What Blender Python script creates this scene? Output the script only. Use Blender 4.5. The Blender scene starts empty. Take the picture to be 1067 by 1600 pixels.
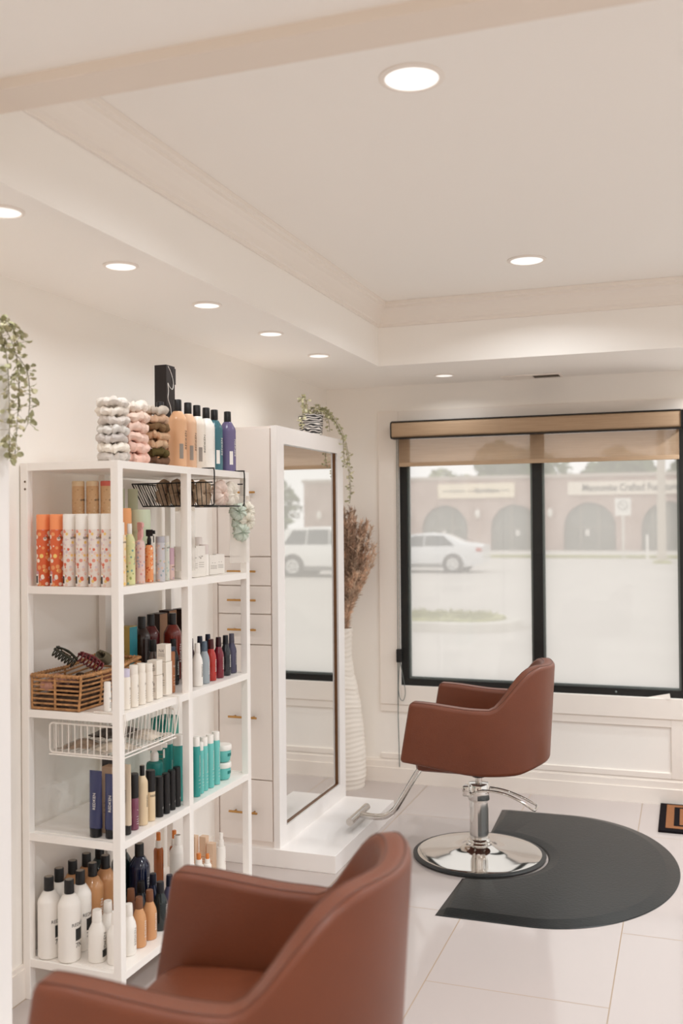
import bpy, bmesh, math, random
from mathutils import Vector, Matrix, noise
random.seed(7)
S = bpy.context.scene
COL = S.collection
PI = math.pi

# ------------------------------------------------------------ camera, world, exposure
def set_camera():
    yaw, pitch, roll = 0.33849, 0.0085509, -0.0089286
    F = Vector((-math.sin(yaw)*math.cos(pitch), math.cos(yaw)*math.cos(pitch), math.sin(pitch)))
    R = Vector((math.cos(yaw), math.sin(yaw), 0)); U = R.cross(F)
    R2 = R*math.cos(roll)+U*math.sin(roll); U2 = U*math.cos(roll)-R*math.sin(roll)
    m = Matrix((R2, U2, -F)).transposed().to_4x4(); m.translation = Vector((0, 0, 1.6))
    cd = bpy.data.cameras.new('camera'); co = bpy.data.objects.new('camera', cd); COL.objects.link(co)
    co.matrix_world = m
    cd.sensor_fit = 'VERTICAL'; cd.sensor_height = 36; cd.sensor_width = 24; cd.lens = 36*1540/1600
    cd.clip_start = .05; cd.clip_end = 400
    cd.dof.use_dof = True; cd.dof.focus_distance = 4.0; cd.dof.aperture_fstop = 2.2
    S.camera = co
set_camera()
S.view_settings.view_transform = 'Standard'; S.view_settings.look = 'None'
S.view_settings.gamma = 1; S.view_settings.exposure = 0.40; S.view_settings.use_curve_mapping = False
S.cycles.max_bounces = 16; S.cycles.diffuse_bounces = 10; S.cycles.glossy_bounces = 5
S.cycles.transmission_bounces = 8; S.cycles.transparent_max_bounces = 16
S.cycles.caustics_reflective = False; S.cycles.caustics_refractive = False
S.cycles.sample_clamp_indirect = 4
W = bpy.data.worlds.new('sky'); S.world = W; W.use_nodes = True
W.node_tree.nodes['Background'].inputs[0].default_value = (1.0, .985, .965, 1)
W.node_tree.nodes['Background'].inputs[1].default_value = .89
LAMP_POWER = {'wall': .80, 'tray': 5.3, 'far': 10.8, 'near': 10.5}
LAMP_COL = (.93, .97, 1.0)

# ------------------------------------------------------------ materials
def lin(c):
    return tuple(((v/255)/12.92 if v/255 <= .04045 else ((v/255+.055)/1.055)**2.4) for v in c)
MATS = {}
def mat(name, rgb, rough=.5, metal=0, spec=.5, coat=0, trans=0, emis=0, alpha=1, sss=0, var=0, scale=40, bump=0, bscale=200, ior=1.45):
    if name in MATS: return MATS[name]
    m = bpy.data.materials.new(name); m.use_nodes = True; nt = m.node_tree
    b = nt.nodes['Principled BSDF']
    c = (*lin(rgb), 1)
    b.inputs['Base Color'].default_value = c
    b.inputs['Roughness'].default_value = rough; b.inputs['Metallic'].default_value = metal
    b.inputs['Specular IOR Level'].default_value = spec; b.inputs['Coat Weight'].default_value = coat
    b.inputs['Coat Roughness'].default_value = .08
    b.inputs['Transmission Weight'].default_value = trans; b.inputs['Alpha'].default_value = alpha
    b.inputs['IOR'].default_value = ior
    if emis: b.inputs['Emission Color'].default_value = c; b.inputs['Emission Strength'].default_value = emis
    if var or bump:
        tc = nt.nodes.new('ShaderNodeTexCoord')
    if var:
        n = nt.nodes.new('ShaderNodeTexNoise'); n.inputs['Scale'].default_value = scale; n.inputs['Detail'].default_value = 4
        nt.links.new(tc.outputs['Object'], n.inputs['Vector'])
        r = nt.nodes.new('ShaderNodeValToRGB')
        r.color_ramp.elements[0].position = .3; r.color_ramp.elements[1].position = .7
        r.color_ramp.elements[0].color = (*[max(0, v*(1-var)) for v in c[:3]], 1)
        r.color_ramp.elements[1].color = (*[min(1, v*(1+var)) for v in c[:3]], 1)
        nt.links.new(n.outputs['Fac'], r.inputs['Fac']); nt.links.new(r.outputs['Color'], b.inputs['Base Color'])
    if bump:
        n = nt.nodes.new('ShaderNodeTexNoise'); n.inputs['Scale'].default_value = bscale; n.inputs['Detail'].default_value = 3
        nt.links.new(tc.outputs['Object'], n.inputs['Vector'])
        bp = nt.nodes.new('ShaderNodeBump'); bp.inputs['Strength'].default_value = bump; bp.inputs['Distance'].default_value = .002
        nt.links.new(n.outputs['Fac'], bp.inputs['Height']); nt.links.new(bp.outputs['Normal'], b.inputs['Normal'])
    MATS[name] = m
    return m

M_wall = mat('wall_paint', (247, 243, 237), .6, spec=.3, bump=.05, bscale=120)
M_ceil = mat('ceiling_paint', (250, 247, 242), .7, spec=.2)
M_trim = mat('trim_paint', (243, 236, 228), .35)
M_white = mat('white_lacquer', (244, 240, 237), .3)
M_cab = mat('cabinet_lacquer', (240, 232, 226), .35)
M_shelf = mat('shelf_white', (246, 242, 237), .35)
M_chrome = mat('chrome', (225, 222, 218), .08, metal=1)
M_brushed = mat('brushed_steel', (205, 200, 195), .22, metal=1)
M_brass = mat('brass', (196, 150, 92), .3, metal=1)
M_black = mat('black_plastic', (22, 20, 20), .3)
M_blackm = mat('black_metal', (26, 24, 24), .4)
M_rubber = mat('black_rubber', (40, 41, 41), .42, bump=.25, bscale=300)
M_frame = mat('dark_aluminium', (38, 38, 37), .35, metal=.3)
M_steelbead = mat('window_bead', (120, 128, 126), .35, metal=.6)
M_mirror = mat('mirror_silver', (246, 246, 244), .0, metal=1)
M_leather = mat('tan_leather', (109, 56, 33), .43, spec=.5, coat=.05, var=.05, scale=9, bump=.3, bscale=260)
M_seam = mat('leather_seam', (84, 48, 32), .5)
M_vase = mat('white_ceramic', (236, 229, 219), .5)
M_wicker = mat('seagrass', (178, 132, 88), .75, var=.35, scale=60, bump=.6, bscale=150)
M_lens = mat('lamp_lens', (229, 226, 222), .5, emis=.72)
M_wire_w = mat('white_wire', (238, 232, 225), .35)
M_leaf = mat('eucalyptus_leaf', (172, 170, 132), .6, var=.3, scale=25)
M_leaf2 = mat('pale_leaf', (204, 198, 166), .6, var=.3, scale=25)
M_stem = mat('stem', (120, 112, 80), .7)
M_pampas = mat('dried_pampas', (218, 190, 166), .95, spec=.1, var=.45, scale=18)
M_pampas2 = mat('dried_pampas_dark', (172, 144, 124), .95, spec=.1, var=.45, scale=18)
M_fur = {}

def node_mat(name):
    m = bpy.data.materials.new(name); m.use_nodes = True
    MATS[name] = m
    return m, m.node_tree, m.node_tree.nodes['Principled BSDF']

def tile_material():
    m, nt, b = node_mat('porcelain_tile')
    N, L = nt.nodes.new, nt.links.new
    tc = N('ShaderNodeTexCoord'); sp = N('ShaderNodeSeparateXYZ'); L(tc.outputs['Object'], sp.inputs[0])
    ax = N('ShaderNodeMath'); ax.operation = 'ADD'; ax.inputs[1].default_value = .881; L(sp.outputs['X'], ax.inputs[0])
    ay = N('ShaderNodeMath'); ay.operation = 'ADD'; ay.inputs[1].default_value = -(3.333+.6165); L(sp.outputs['Y'], ay.inputs[0])
    cb = N('ShaderNodeCombineXYZ'); L(ay.outputs[0], cb.inputs[0]); L(ax.outputs[0], cb.inputs[1])
    br = N('ShaderNodeTexBrick'); L(cb.outputs[0], br.inputs['Vector'])
    br.inputs['Scale'].default_value = 1; br.inputs['Brick Width'].default_value = 1.2335
    br.inputs['Row Height'].default_value = .6195; br.inputs['Mortar Size'].default_value = .0022
    br.inputs['Mortar Smooth'].default_value = .1; br.offset = .5; br.offset_frequency = 2
    br.inputs['Color1'].default_value = (*lin((192, 182, 178)), 1)
    br.inputs['Color2'].default_value = (*lin((189, 179, 174)), 1)
    br.inputs['Mortar'].default_value = (*lin((165, 145, 124)), 1)
    L(br.outputs['Color'], b.inputs['Base Color'])
    b.inputs['Roughness'].default_value = .1; b.inputs['Specular IOR Level'].default_value = .5
    rr = N('ShaderNodeMapRange'); rr.inputs[3].default_value = .1; rr.inputs[4].default_value = .7
    L(br.outputs['Fac'], rr.inputs[0]); L(rr.outputs[0], b.inputs['Roughness'])
    return m
M_tile = tile_material()

def brick_material():
    m, nt, b = node_mat('red_brick')
    N, L = nt.nodes.new, nt.links.new
    tc = N('ShaderNodeTexCoord'); sp = N('ShaderNodeSeparateXYZ'); L(tc.outputs['Object'], sp.inputs[0])
    sm = N('ShaderNodeMath'); sm.operation = 'ADD'; L(sp.outputs['X'], sm.inputs[0]); L(sp.outputs['Y'], sm.inputs[1])
    cb = N('ShaderNodeCombineXYZ'); L(sm.outputs[0], cb.inputs[0]); L(sp.outputs['Z'], cb.inputs[1])
    br = N('ShaderNodeTexBrick'); L(cb.outputs[0], br.inputs['Vector'])
    br.inputs['Scale'].default_value = 1; br.inputs['Brick Width'].default_value = .3
    br.inputs['Row Height'].default_value = .1; br.inputs['Mortar Size'].default_value = .008
    br.inputs['Color1'].default_value = (*lin((196, 156, 138)), 1)
    br.inputs['Color2'].default_value = (*lin((182, 142, 126)), 1)
    br.inputs['Mortar'].default_value = (*lin((190, 170, 155)), 1)
    n = N('ShaderNodeTexNoise'); n.inputs['Scale'].default_value = .8; L(tc.outputs['Object'], n.inputs['Vector'])
    mx = N('ShaderNodeMix'); mx.data_type = 'RGBA'; mx.inputs[0].default_value = .3
    L(br.outputs['Color'], mx.inputs[6]); L(n.outputs['Fac'], mx.inputs[7])
    L(mx.outputs[2], b.inputs['Base Color']); b.inputs['Roughness'].default_value = .85
    return m
M_brick = brick_material()

def pane_material(name, haze, tint):
    # mostly clear glass; milky mix added to imitate the washed-out glare of the view
    m = bpy.data.materials.new(name); m.use_nodes = True; nt = m.node_tree
    nt.nodes.remove(nt.nodes['Principled BSDF'])
    N, L = nt.nodes.new, nt.links.new
    t = N('ShaderNodeBsdfTransparent'); t.inputs[0].default_value = (*tint, 1)
    d = N('ShaderNodeBsdfTranslucent'); d.inputs[0].default_value = (.98, .96, .93, 1)
    g = N('ShaderNodeBsdfGlossy'); g.inputs['Roughness'].default_value = 0; g.inputs[0].default_value = (1, 1, 1, 1)
    mx = N('ShaderNodeMixShader'); mx.inputs[0].default_value = haze; L(t.outputs[0], mx.inputs[1]); L(d.outputs[0], mx.inputs[2])
    m2 = N('ShaderNodeMixShader'); m2.inputs[0].default_value = .04; L(mx.outputs[0], m2.inputs[1]); L(g.outputs[0], m2.inputs[2])
    L(m2.outputs[0], nt.nodes['Material Output'].inputs[0])
    MATS[name] = m
    return m
M_clear = pane_material('clear_window_glass', .12, (.98, .98, .98))
M_pane = pane_material('washed_out_window_glass', .50, (.98, .98, .98))

def fabric_sheer():
    m = bpy.data.materials.new('sheer_shade_fabric'); m.use_nodes = True; nt = m.node_tree
    nt.nodes.remove(nt.nodes['Principled BSDF'])
    N, L = nt.nodes.new, nt.links.new
    tc = N('ShaderNodeTexCoord'); mp = N('ShaderNodeMapping'); mp.inputs['Scale'].default_value = (6, 1, 500); L(tc.outputs['Object'], mp.inputs[0])
    n = N('ShaderNodeTexNoise'); n.inputs['Scale'].default_value = 1; L(mp.outputs[0], n.inputs['Vector'])
    r = N('ShaderNodeValToRGB'); r.color_ramp.elements[0].color = (*lin((186, 158, 130)), 1); r.color_ramp.elements[1].color = (*lin((218, 192, 164)), 1)
    L(n.outputs['Fac'], r.inputs[0])
    d = N('ShaderNodeBsdfDiffuse'); L(r.outputs[0], d.inputs[0])
    tl = N('ShaderNodeBsdfTranslucent'); L(r.outputs[0], tl.inputs[0])
    t = N('ShaderNodeBsdfTransparent'); t.inputs[0].default_value = (1, .97, .94, 1)
    a = N('ShaderNodeMixShader'); a.inputs[0].default_value = .45; L(d.outputs[0], a.inputs[1]); L(tl.outputs[0], a.inputs[2])
    b = N('ShaderNodeMixShader'); b.inputs[0].default_value = .40; L(a.outputs[0], b.inputs[1]); L(t.outputs[0], b.inputs[2])
    L(b.outputs[0], nt.nodes['Material Output'].inputs[0])
    return m
M_sheer = fabric_sheer()
def fabric_cassette():
    m, nt, b = node_mat('woven_shade_fabric')
    N, L = nt.nodes.new, nt.links.new
    tc = N('ShaderNodeTexCoord'); mp = N('ShaderNodeMapping'); mp.inputs['Scale'].default_value = (6, 300, 400); L(tc.outputs['Object'], mp.inputs[0])
    n = N('ShaderNodeTexNoise'); n.inputs['Scale'].default_value = 1; L(mp.outputs[0], n.inputs['Vector'])
    r = N('ShaderNodeValToRGB'); r.color_ramp.elements[0].color = (*lin((164, 136, 108)), 1); r.color_ramp.elements[1].color = (*lin((196, 168, 138)), 1)
    L(n.outputs['Fac'], r.inputs[0]); L(r.outputs[0], b.inputs['Base Color']); b.inputs['Roughness'].default_value = .8
    return m
M_cass = fabric_cassette()

def floral(name, base, cols, scale=90, thr=.42):
    # printed label: rounded blobs of several colours on a ground colour
    if name in MATS: return MATS[name]
    m, nt, b = node_mat(name)
    N, L = nt.nodes.new, nt.links.new
    tc = N('ShaderNodeTexCoord')
    v = N('ShaderNodeTexVoronoi'); v.inputs['Scale'].default_value = scale; L(tc.outputs['Object'], v.inputs['Vector'])
    r = N('ShaderNodeValToRGB'); r.color_ramp.interpolation = 'CONSTANT'
    e = r.color_ramp.elements
    e[0].position = 0; e[0].color = (*lin(cols[0]), 1); e[1].position = 1/len(cols); e[1].color = (*lin(cols[1 % len(cols)]), 1)
    for i in range(2, len(cols)):
        q = e.new(i/len(cols)); q.color = (*lin(cols[i]), 1)
    sp = N('ShaderNodeSeparateColor'); L(v.outputs['Color'], sp.inputs[0]); L(sp.outputs[0], r.inputs[0])
    cmp_ = N('ShaderNodeMath'); cmp_.operation = 'LESS_THAN'; cmp_.inputs[1].default_value = thr; L(v.outputs['Distance'], cmp_.inputs[0])
    mx = N('ShaderNodeMix'); mx.data_type = 'RGBA'; L(cmp_.outputs[0], mx.inputs[0])
    mx.inputs[6].default_value = (*lin(base), 1); L(r.outputs[0], mx.inputs[7])
    L(mx.outputs[2], b.inputs['Base Color']); b.inputs['Roughness'].default_value = .35
    return m

def maze_material():
    m, nt, b = node_mat('labyrinth_glaze')
    N, L = nt.nodes.new, nt.links.new
    tc = N('ShaderNodeTexCoord'); mp = N('ShaderNodeMapping'); mp.inputs['Scale'].default_value = (1, 1, 1.6); L(tc.outputs['Object'], mp.inputs[0])
    w = N('ShaderNodeTexWave'); w.bands_direction = 'Z'; w.inputs['Scale'].default_value = 16; w.inputs['Distortion'].default_value = 5
    w.inputs['Detail'].default_value = 0; w.inputs['Detail Scale'].default_value = 2; L(mp.outputs[0], w.inputs['Vector'])
    r = N('ShaderNodeValToRGB'); r.color_ramp.interpolation = 'CONSTANT'; r.color_ramp.elements[0].color = (.012, .011, .012, 1)
    r.color_ramp.elements[1].position = .62; r.color_ramp.elements[1].color = (.72, .68, .64, 1)
    L(w.outputs['Fac'], r.inputs[0]); L(r.outputs[0], b.inputs['Base Color']); b.inputs['Roughness'].default_value = .3
    return m
M_maze = maze_material()
def clear_mat(name, rgb, a):
    if name in MATS: return MATS[name]
    m = bpy.data.materials.new(name); m.use_nodes = True; nt = m.node_tree
    b = nt.nodes['Principled BSDF']; b.inputs['Base Color'].default_value = (*lin(rgb), 1); b.inputs['Roughness'].default_value = .12
    b.inputs['Alpha'].default_value = a; MATS[name] = m
    return m
M_bag = clear_mat('clear_film', (240, 236, 230), .38)
M_carglass = mat('car_glass', (70, 78, 82), .08, spec=.8)

# ------------------------------------------------------------ object helpers
def finish(name, bm, m, parent=None, smooth=False, kind=None, label=None, sharp=38):
    me = bpy.data.meshes.new(name)
    bm.normal_update(); bm.to_mesh(me); bm.free()
    if m is not None:
        for x in (m if isinstance(m, (list, tuple)) else [m]): me.materials.append(x)
    if smooth:
        me.polygons.foreach_set('use_smooth', [True]*len(me.polygons))
        try: me.set_sharp_from_angle(angle=math.radians(sharp))
        except Exception: pass
    o = bpy.data.objects.new(name, me); COL.objects.link(o)
    if parent is not None: o.parent = parent
    if kind: o['kind'] = kind
    if label: o['label'] = label
    return o
def thing(name, label, cat, loc=(0, 0, 0), rz=0, group=None):
    o = bpy.data.objects.new(name, None); COL.objects.link(o); o.empty_display_size = .05
    o.location = loc; o.rotation_euler = (0, 0, rz); o['label'] = label; o['category'] = cat
    if group: o['group'] = group
    return o
def tag(o, label, cat, group=None, kind=None):
    o['label'] = label; o['category'] = cat
    if group: o['group'] = group
    if kind: o['kind'] = kind
    return o
def struct(name, bm, m, **k): return finish(name, bm, m, kind='structure', **k)
def copy_thing(src, loc, rz=0, label=None, group=None):
    r = src.copy(); COL.objects.link(r); r.location = loc; r.rotation_euler = (0, 0, rz)
    if label: r['label'] = label
    if group: r['group'] = group
    for ch in list(src.children):
        c = ch.copy(); COL.objects.link(c); c.parent = r
        for g in list(ch.children):
            d = g.copy(); COL.objects.link(d); d.parent = c
    return r

def box(bm, x0, x1, y0, y1, z0, z1, bev=0, M=None, mi=0):
    vs = [bm.verts.new((x, y, z)) for z in (z0, z1) for y in (y0, y1) for x in (x0, x1)]
    fs = [bm.faces.new([vs[i] for i in q]) for q in ((0, 2, 3, 1), (4, 5, 7, 6), (0, 1, 5, 4), (2, 6, 7, 3), (0, 4, 6, 2), (1, 3, 7, 5))]
    for f in fs: f.material_index = mi
    if bev:
        es = list({e for f in fs for e in f.edges})
        r = bmesh.ops.bevel(bm, geom=es, offset=bev, segments=2, affect='EDGES', profile=.5)
        vs = list({v for f in r['faces'] for v in f.verts} | {v for v in vs if v.is_valid})
        for f in r['faces']: f.material_index = mi
    if M is not None:
        for v in vs:
            if v.is_valid: v.co = M @ v.co
    return vs
def boxo(name, dims, m, parent=None, bev=0, **k):
    bm = bmesh.new(); box(bm, *dims, bev=bev); return finish(name, bm, m, parent, **k)
def lathe(bm, prof, n=20, cx=0, cy=0, M=None, sq=0, cap=True, mi=0):
    rings = []
    for r, z in prof:
        ring = []
        for i in range(n):
            a = 2*PI*i/n
            rr = r
            if sq:
                c, s = abs(math.cos(a)), abs(math.sin(a)); p = 2+sq*6
                rr = r/((c**p+s**p)**(1/p))
            ring.append(bm.verts.new((cx+rr*math.cos(a), cy+rr*math.sin(a), z)))
        rings.append(ring)
    fs = []
    for a, b in zip(rings, rings[1:]):
        for i in range(n):
            fs.append(bm.faces.new((a[i], a[(i+1) % n], b[(i+1) % n], b[i])))
    if cap:
        fs.append(bm.faces.new(rings[0][::-1])); fs.append(bm.faces.new(rings[-1]))
    for f in fs: f.material_index = mi
    if M is not None:
        for g in rings:
            for v in g: v.co = M @ v.co
    return rings
def tube(bm, pts, r, n=8, closed=False, caps=True, radii=None, mi=0):
    pts = [Vector(p) for p in pts]
    m = len(pts); rings = []; up = None
    for i, p in enumerate(pts):
        if closed: t = (pts[(i+1) % m]-pts[i-1])
        else: t = pts[min(i+1, m-1)]-pts[max(i-1, 0)]
        if t.length < 1e-9: t = Vector((0, 0, 1))
        t.normalize()
        if up is None:
            up = Vector((0, 0, 1)) if abs(t.z) < .9 else Vector((1, 0, 0))
        s = t.cross(up)
        if s.length < 1e-6: s = t.orthogonal()
        s.normalize(); up = s.cross(t).normalized()
        rr = radii[i] if radii else r
        rings.append([bm.verts.new(p+s*math.cos(2*PI*k/n)*rr+up*math.sin(2*PI*k/n)*rr) for k in range(n)])
    seq = list(zip(rings, rings[1:]))
    if closed: seq.append((rings[-1], rings[0]))
    for a, b in seq:
        for k in range(n):
            f = bm.faces.new((a[k], a[(k+1) % n], b[(k+1) % n], b[k])); f.material_index = mi
    if caps and not closed:
        bm.faces.new(rings[0][::-1]).material_index = mi; bm.faces.new(rings[-1]).material_index = mi
    return rings
def smooth_path(pts, k=4):
    # Catmull-Rom through the points
    P = [Vector(p) for p in pts]; out = []
    for i in range(len(P)-1):
        a = P[max(i-1, 0)]; b = P[i]; c = P[i+1]; d = P[min(i+2, len(P)-1)]
        for j in range(k):
            t = j/k
            out.append(.5*((2*b)+(c-a)*t+(2*a-5*b+4*c-d)*t*t+(3*b-a-3*c+d)*t**3))
    out.append(P[-1])
    return out
def tubeo(name, pts, r, m, parent=None, n=8, **k):
    bm = bmesh.new(); tube(bm, pts, r, n); return finish(name, bm, m, parent, smooth=True, **k)
def text_bm(txt, size, ext=.0004, font_scale=1.0, bold=0):
    cu = bpy.data.curves.new('txt', 'FONT'); cu.body = txt; cu.size = size; cu.extrude = ext; cu.align_x = 'CENTER'; cu.align_y = 'CENTER'
    cu.resolution_u = 2; cu.offset = bold
    o = bpy.data.objects.new('txt', cu); COL.objects.link(o)
    dg = bpy.context.evaluated_depsgraph_get(); me = bpy.data.meshes.new_from_object(o.evaluated_get(dg))
    bm = bmesh.new(); bm.from_mesh(me)
    bpy.data.objects.remove(o); bpy.data.curves.remove(cu); bpy.data.meshes.remove(me)
    return bm
TXT = {}
def text_src(txt, size):
    k = (txt, round(size, 4))
    if k not in TXT:
        bm = text_bm(txt, size, 0); me = bpy.data.meshes.new('lettering'); bm.to_mesh(me); bm.free(); TXT[k] = me
    return TXT[k]
def wrap_text(bm, txt, size, r, ang, z, vertical=False, mi=0):
    b2 = bmesh.new(); b2.from_mesh(text_src(txt, size))
    mp = {}
    for v in b2.verts:
        x, y = v.co.x, v.co.y
        if vertical: x, y = -y, x
        a = ang+x/r
        mp[v] = bm.verts.new((r*math.cos(a), r*math.sin(a), z+y))
    for f in b2.faces:
        try: bm.faces.new([mp[v] for v in f.verts]).material_index = mi
        except Exception: pass
    b2.free()
def arc_patch(bm, r, a0, a1, z0, z1, n=8, mi=0):
    A = []
    for i in range(n+1):
        a = a0+(a1-a0)*i/n
        A.append([bm.verts.new((r*math.cos(a), r*math.sin(a), z)) for z in (z0, z1)])
    for p, q in zip(A, A[1:]):
        bm.faces.new((p[0], q[0], q[1], p[1])).material_index = mi

# ------------------------------------------------------------ room shell
XL, YB = -2.135, 5.80            # left wall, window wall
XR, YF = 2.6, -3.0
ZS, ZT, ZN = 2.42, 2.75, 2.60    # soffit, tray, near tray
TX0, TX1, TY0, TY1 = -1.55, 2.0, 1.94, 5.02
bm = bmesh.new(); box(bm, XL-.1, XR+.1, YF-.1, YB+.16, -.1, 0); struct('floor', bm, M_tile)
bm = bmesh.new(); box(bm, XL-.12, XL, YF-.1, YB+.16, 0, 3.0); struct('wall_left', bm, M_wall)
bm = bmesh.new(); box(bm, XR, XR+.12, YF-.1, .3, 0, 3.0); box(bm, XR, XR+.12, 5.5, YB+.16, 0, 3.0); box(bm, XR, XR+.12, .3, 5.5, 0, .12); box(bm, XR, XR+.12, .3, 5.5, 2.38, 3.0)
struct('wall_right', bm, M_wall)
RW = (.3, 5.5, .12, 2.38)
bm = bmesh.new(); box(bm, XL, XR, YF-.12, YF, 0, 3.0); struct('wall_front', bm, M_wall)
WX0, WX1, WZ0, WZ1 = -1.665, .0, .592, 2.20
bm = bmesh.new()
DX0, DX1, DZ = .42, 2.45, 2.38
box(bm, XL, WX0, YB, YB+.16, 0, 3.0); box(bm, WX1, DX0, YB, YB+.16, 0, 3.0); box(bm, DX1, XR, YB, YB+.16, 0, 3.0); box(bm, DX0, DX1, YB, YB+.16, DZ, 3.0)
box(bm, WX0, WX1, YB, YB+.16, 0, WZ0); box(bm, WX0, WX1, YB, YB+.16, WZ1, 3.0)
struct('wall_back', bm, M_wall)
bm = bmesh.new()
box(bm, XL, TX0, YF, YB, ZS, 3.0)                    # left soffit
box(bm, TX1, XR, YF, YB, ZS, 3.0)                    # right soffit
box(bm, TX0, TX1, TY1, YB, ZS, 3.0)                  # soffit over the window
box(bm, TX0, TX1, TY0, TY1, ZT, 3.0)                 # tray
box(bm, TX0, TX1, YF, TY0, ZN, 3.0)                  # nearer, lower bay
struct('ceiling', bm, M_ceil)
bm = bmesh.new(); box(bm, TX0, TX1, 1.83, 1.94, 2.575, ZN); struct('trim_4', bm, mat('beam_tone', (236, 225, 213), .7, spec=.2))  # beam coloured slightly darker and beiger than the ceiling
def crown(bm, pts):
    # stepped cove profile swept round the tray: (projection, height)
    prof = [(.0, ZT-.125), (.010, ZT-.125), (.010, ZT-.110), (.018, ZT-.104), (.024, ZT-.080), (.038, ZT-.050), (.052, ZT-.036), (.052, ZT-.024), (.062, ZT-.018), (.062, ZT-.0005)]
    rings = []
    for (x, y, dx, dy) in pts:
        rings.append([bm.verts.new((x+dx*p, y+dy*p, z)) for p, z in prof])
    for a, b in zip(rings, rings[1:]):
        for i in range(len(prof)-1): bm.faces.new((a[i], a[i+1], b[i+1], b[i]))
bm = bmesh.new()
crown(bm, [(TX0+.0005, TY0, 1, 0), (TX0+.0005, TY1-.0005, 1, -1), (TX1-.0005, TY1-.0005, -1, -1), (TX1-.0005, TY0, -1, 0)])
struct('trim_1', bm, M_trim)
# baseboards
def baseboard(bm, x0, x1, y0, y1, nx, ny):
    for d, z0, z1 in ((.020, 0, .088), (.014, .088, .128), (.009, .128, .140)):
        if nx: box(bm, x0, x0+nx*d, y0, y1, z0, z1) if nx > 0 else box(bm, x0+nx*d, x0, y0, y1, z0, z1)
        else: box(bm, x0, x1, y0-d, y0, z0, z1)
bm = bmesh.new(); baseboard(bm, XL, DX0-.02, YB, YB, 0, -1); struct('baseboard_back', bm, M_trim)
bm = bmesh.new()
for y0, y1 in ((YF, 1.36), (2.31, 4.19), (5.16, YB-.02)):
    box(bm, XL, XL+.012, y0, y1, 0, .10); box(bm, XL, XL+.008, y0, y1, .10, .115)
struct('baseboard_left', bm, M_trim)
bm = bmesh.new(); baseboard(bm, XR, XR, YF, YB-.02, -1, 0); struct('baseboard_right', bm, M_trim)

# window casing and the panel below it
bm = bmesh.new()
cy0, cy1 = YB-.016, YB
box(bm, WX0-.13, WX0, cy0, cy1, .475, 2.265, bev=.003)
box(bm, WX0, .14, cy0, cy1, WZ1, 2.265, bev=.003)
box(bm, WX0, .14, cy0, cy1, .475, WZ0, bev=.003)
box(bm, WX1, .14, cy0, cy1, WZ0, WZ1, bev=.003)
struct('trim_2', bm, M_trim)
bm = bmesh.new()
box(bm, WX0-.13, -.105, YB-.010, YB, .430, .474, bev=.002)
box(bm, -.105, .14, YB-.010, YB, .142, .474, bev=.002)
box(bm, WX0-.13, -.105, YB-.010, YB, .142, .175, bev=.002)
struct('trim_3', bm, M_trim)

# the window: dark aluminium slider
win = bmesh.new()
fy0, fy1 = YB+.005, YB+.085
box(win, WX0, WX0+.045, fy0, fy1, WZ0, WZ1); box(win, WX1-.048, WX1, fy0, fy1, WZ0, WZ1)
box(win, WX0+.045, WX1-.048, fy0, fy1, WZ0, WZ0+.04); box(win, WX0+.045, WX1-.048, fy0, fy1, WZ1-.045, WZ1)
box(win, -.862, -.805, fy0+.006, fy1-.006, WZ0+.04, WZ1-.045)
wo = struct('window_1', win, M_frame)
for x0, x1 in ((WX0+.045, -.862), (-.805, WX1-.048)):
    b = bmesh.new(); z0, z1 = WZ0+.04, WZ1-.045; d = .012
    ya, yb = fy0+.018, fy0+.045
    box(b, x0, x0+d, ya, yb, z0, z1); box(b, x1-d, x1, ya, yb, z0, z1)
    box(b, x0+d, x1-d, ya, yb, z0, z0+d); box(b, x0+d, x1-d, ya, yb, z1-d, z1)
    finish('glazing_bead', b, M_steelbead, wo)
    b = bmesh.new(); y = fy0+.032
    vs = [b.verts.new(p) for p in ((x0+d, y, z0+d), (x1-d, y, z0+d), (x1-d, y, z1-d), (x0+d, y, z1-d))]; b.faces.new(vs)
    finish('pane', b, M_pane, wo, kind='structure')
b = bmesh.new(); lathe(b, [(.006, 0), (.006, .004), (.003, .006)], 10, M=Matrix.Translation((-.40, fy0, .613)) @ Matrix.Rotation(PI/2, 4, 'X')); finish('screw_cover', b, M_steelbead, wo)
# sliver of peeling white tape on the sill end
b = bmesh.new(); vs = [b.verts.new(p) for p in ((-.24, YB-.001, .590), (-.105, YB-.018, .588), (-.11, YB-.012, .620))]; b.faces.new(vs)
r = bmesh.ops.extrude_face_region(b, geom=b.faces[:])
for v in r['geom']:
    if isinstance(v, bmesh.types.BMVert): v.co.y -= .002
tag(finish('sill_wedge', b, M_trim), 'small white wedge shim resting at the right end of the black window sill', 'wedge')

# unseen at right: glass door by the doormat and side window, added for light
def glazed(name, x0, x1, z0, z1, y, along_x, nm):
    b = bmesh.new(); w = .05
    def bb(u0, u1, a, c):
        if along_x: box(b, u0, u1, y, y+.06, a, c)
        else: box(b, y, y+.06, u0, u1, a, c)
    xs = [x0+(x1-x0)*k/nm for k in range(nm+1)]
    bb(x0, x1, z0, z0+w); bb(x0, x1, z1-w, z1)
    for x in xs: bb(max(x0, x-w/2), min(x1, x+w/2), z0+w, z1-w)
    o = struct(name, b, M_frame)
    b = bmesh.new()
    P = ((x0, z0+w), (x1, z0+w), (x1, z1-w), (x0, z1-w))
    b.faces.new([b.verts.new((u, y+.03, z) if along_x else (y+.03, u, z)) for u, z in P]); finish('pane', b, M_clear, o, kind='structure')
glazed('door_1', DX0, DX1, 0, DZ, YB+.04, True, 2)
glazed('added_window', RW[0], RW[1], RW[2], RW[3], XR+.03, False, 3)

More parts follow.
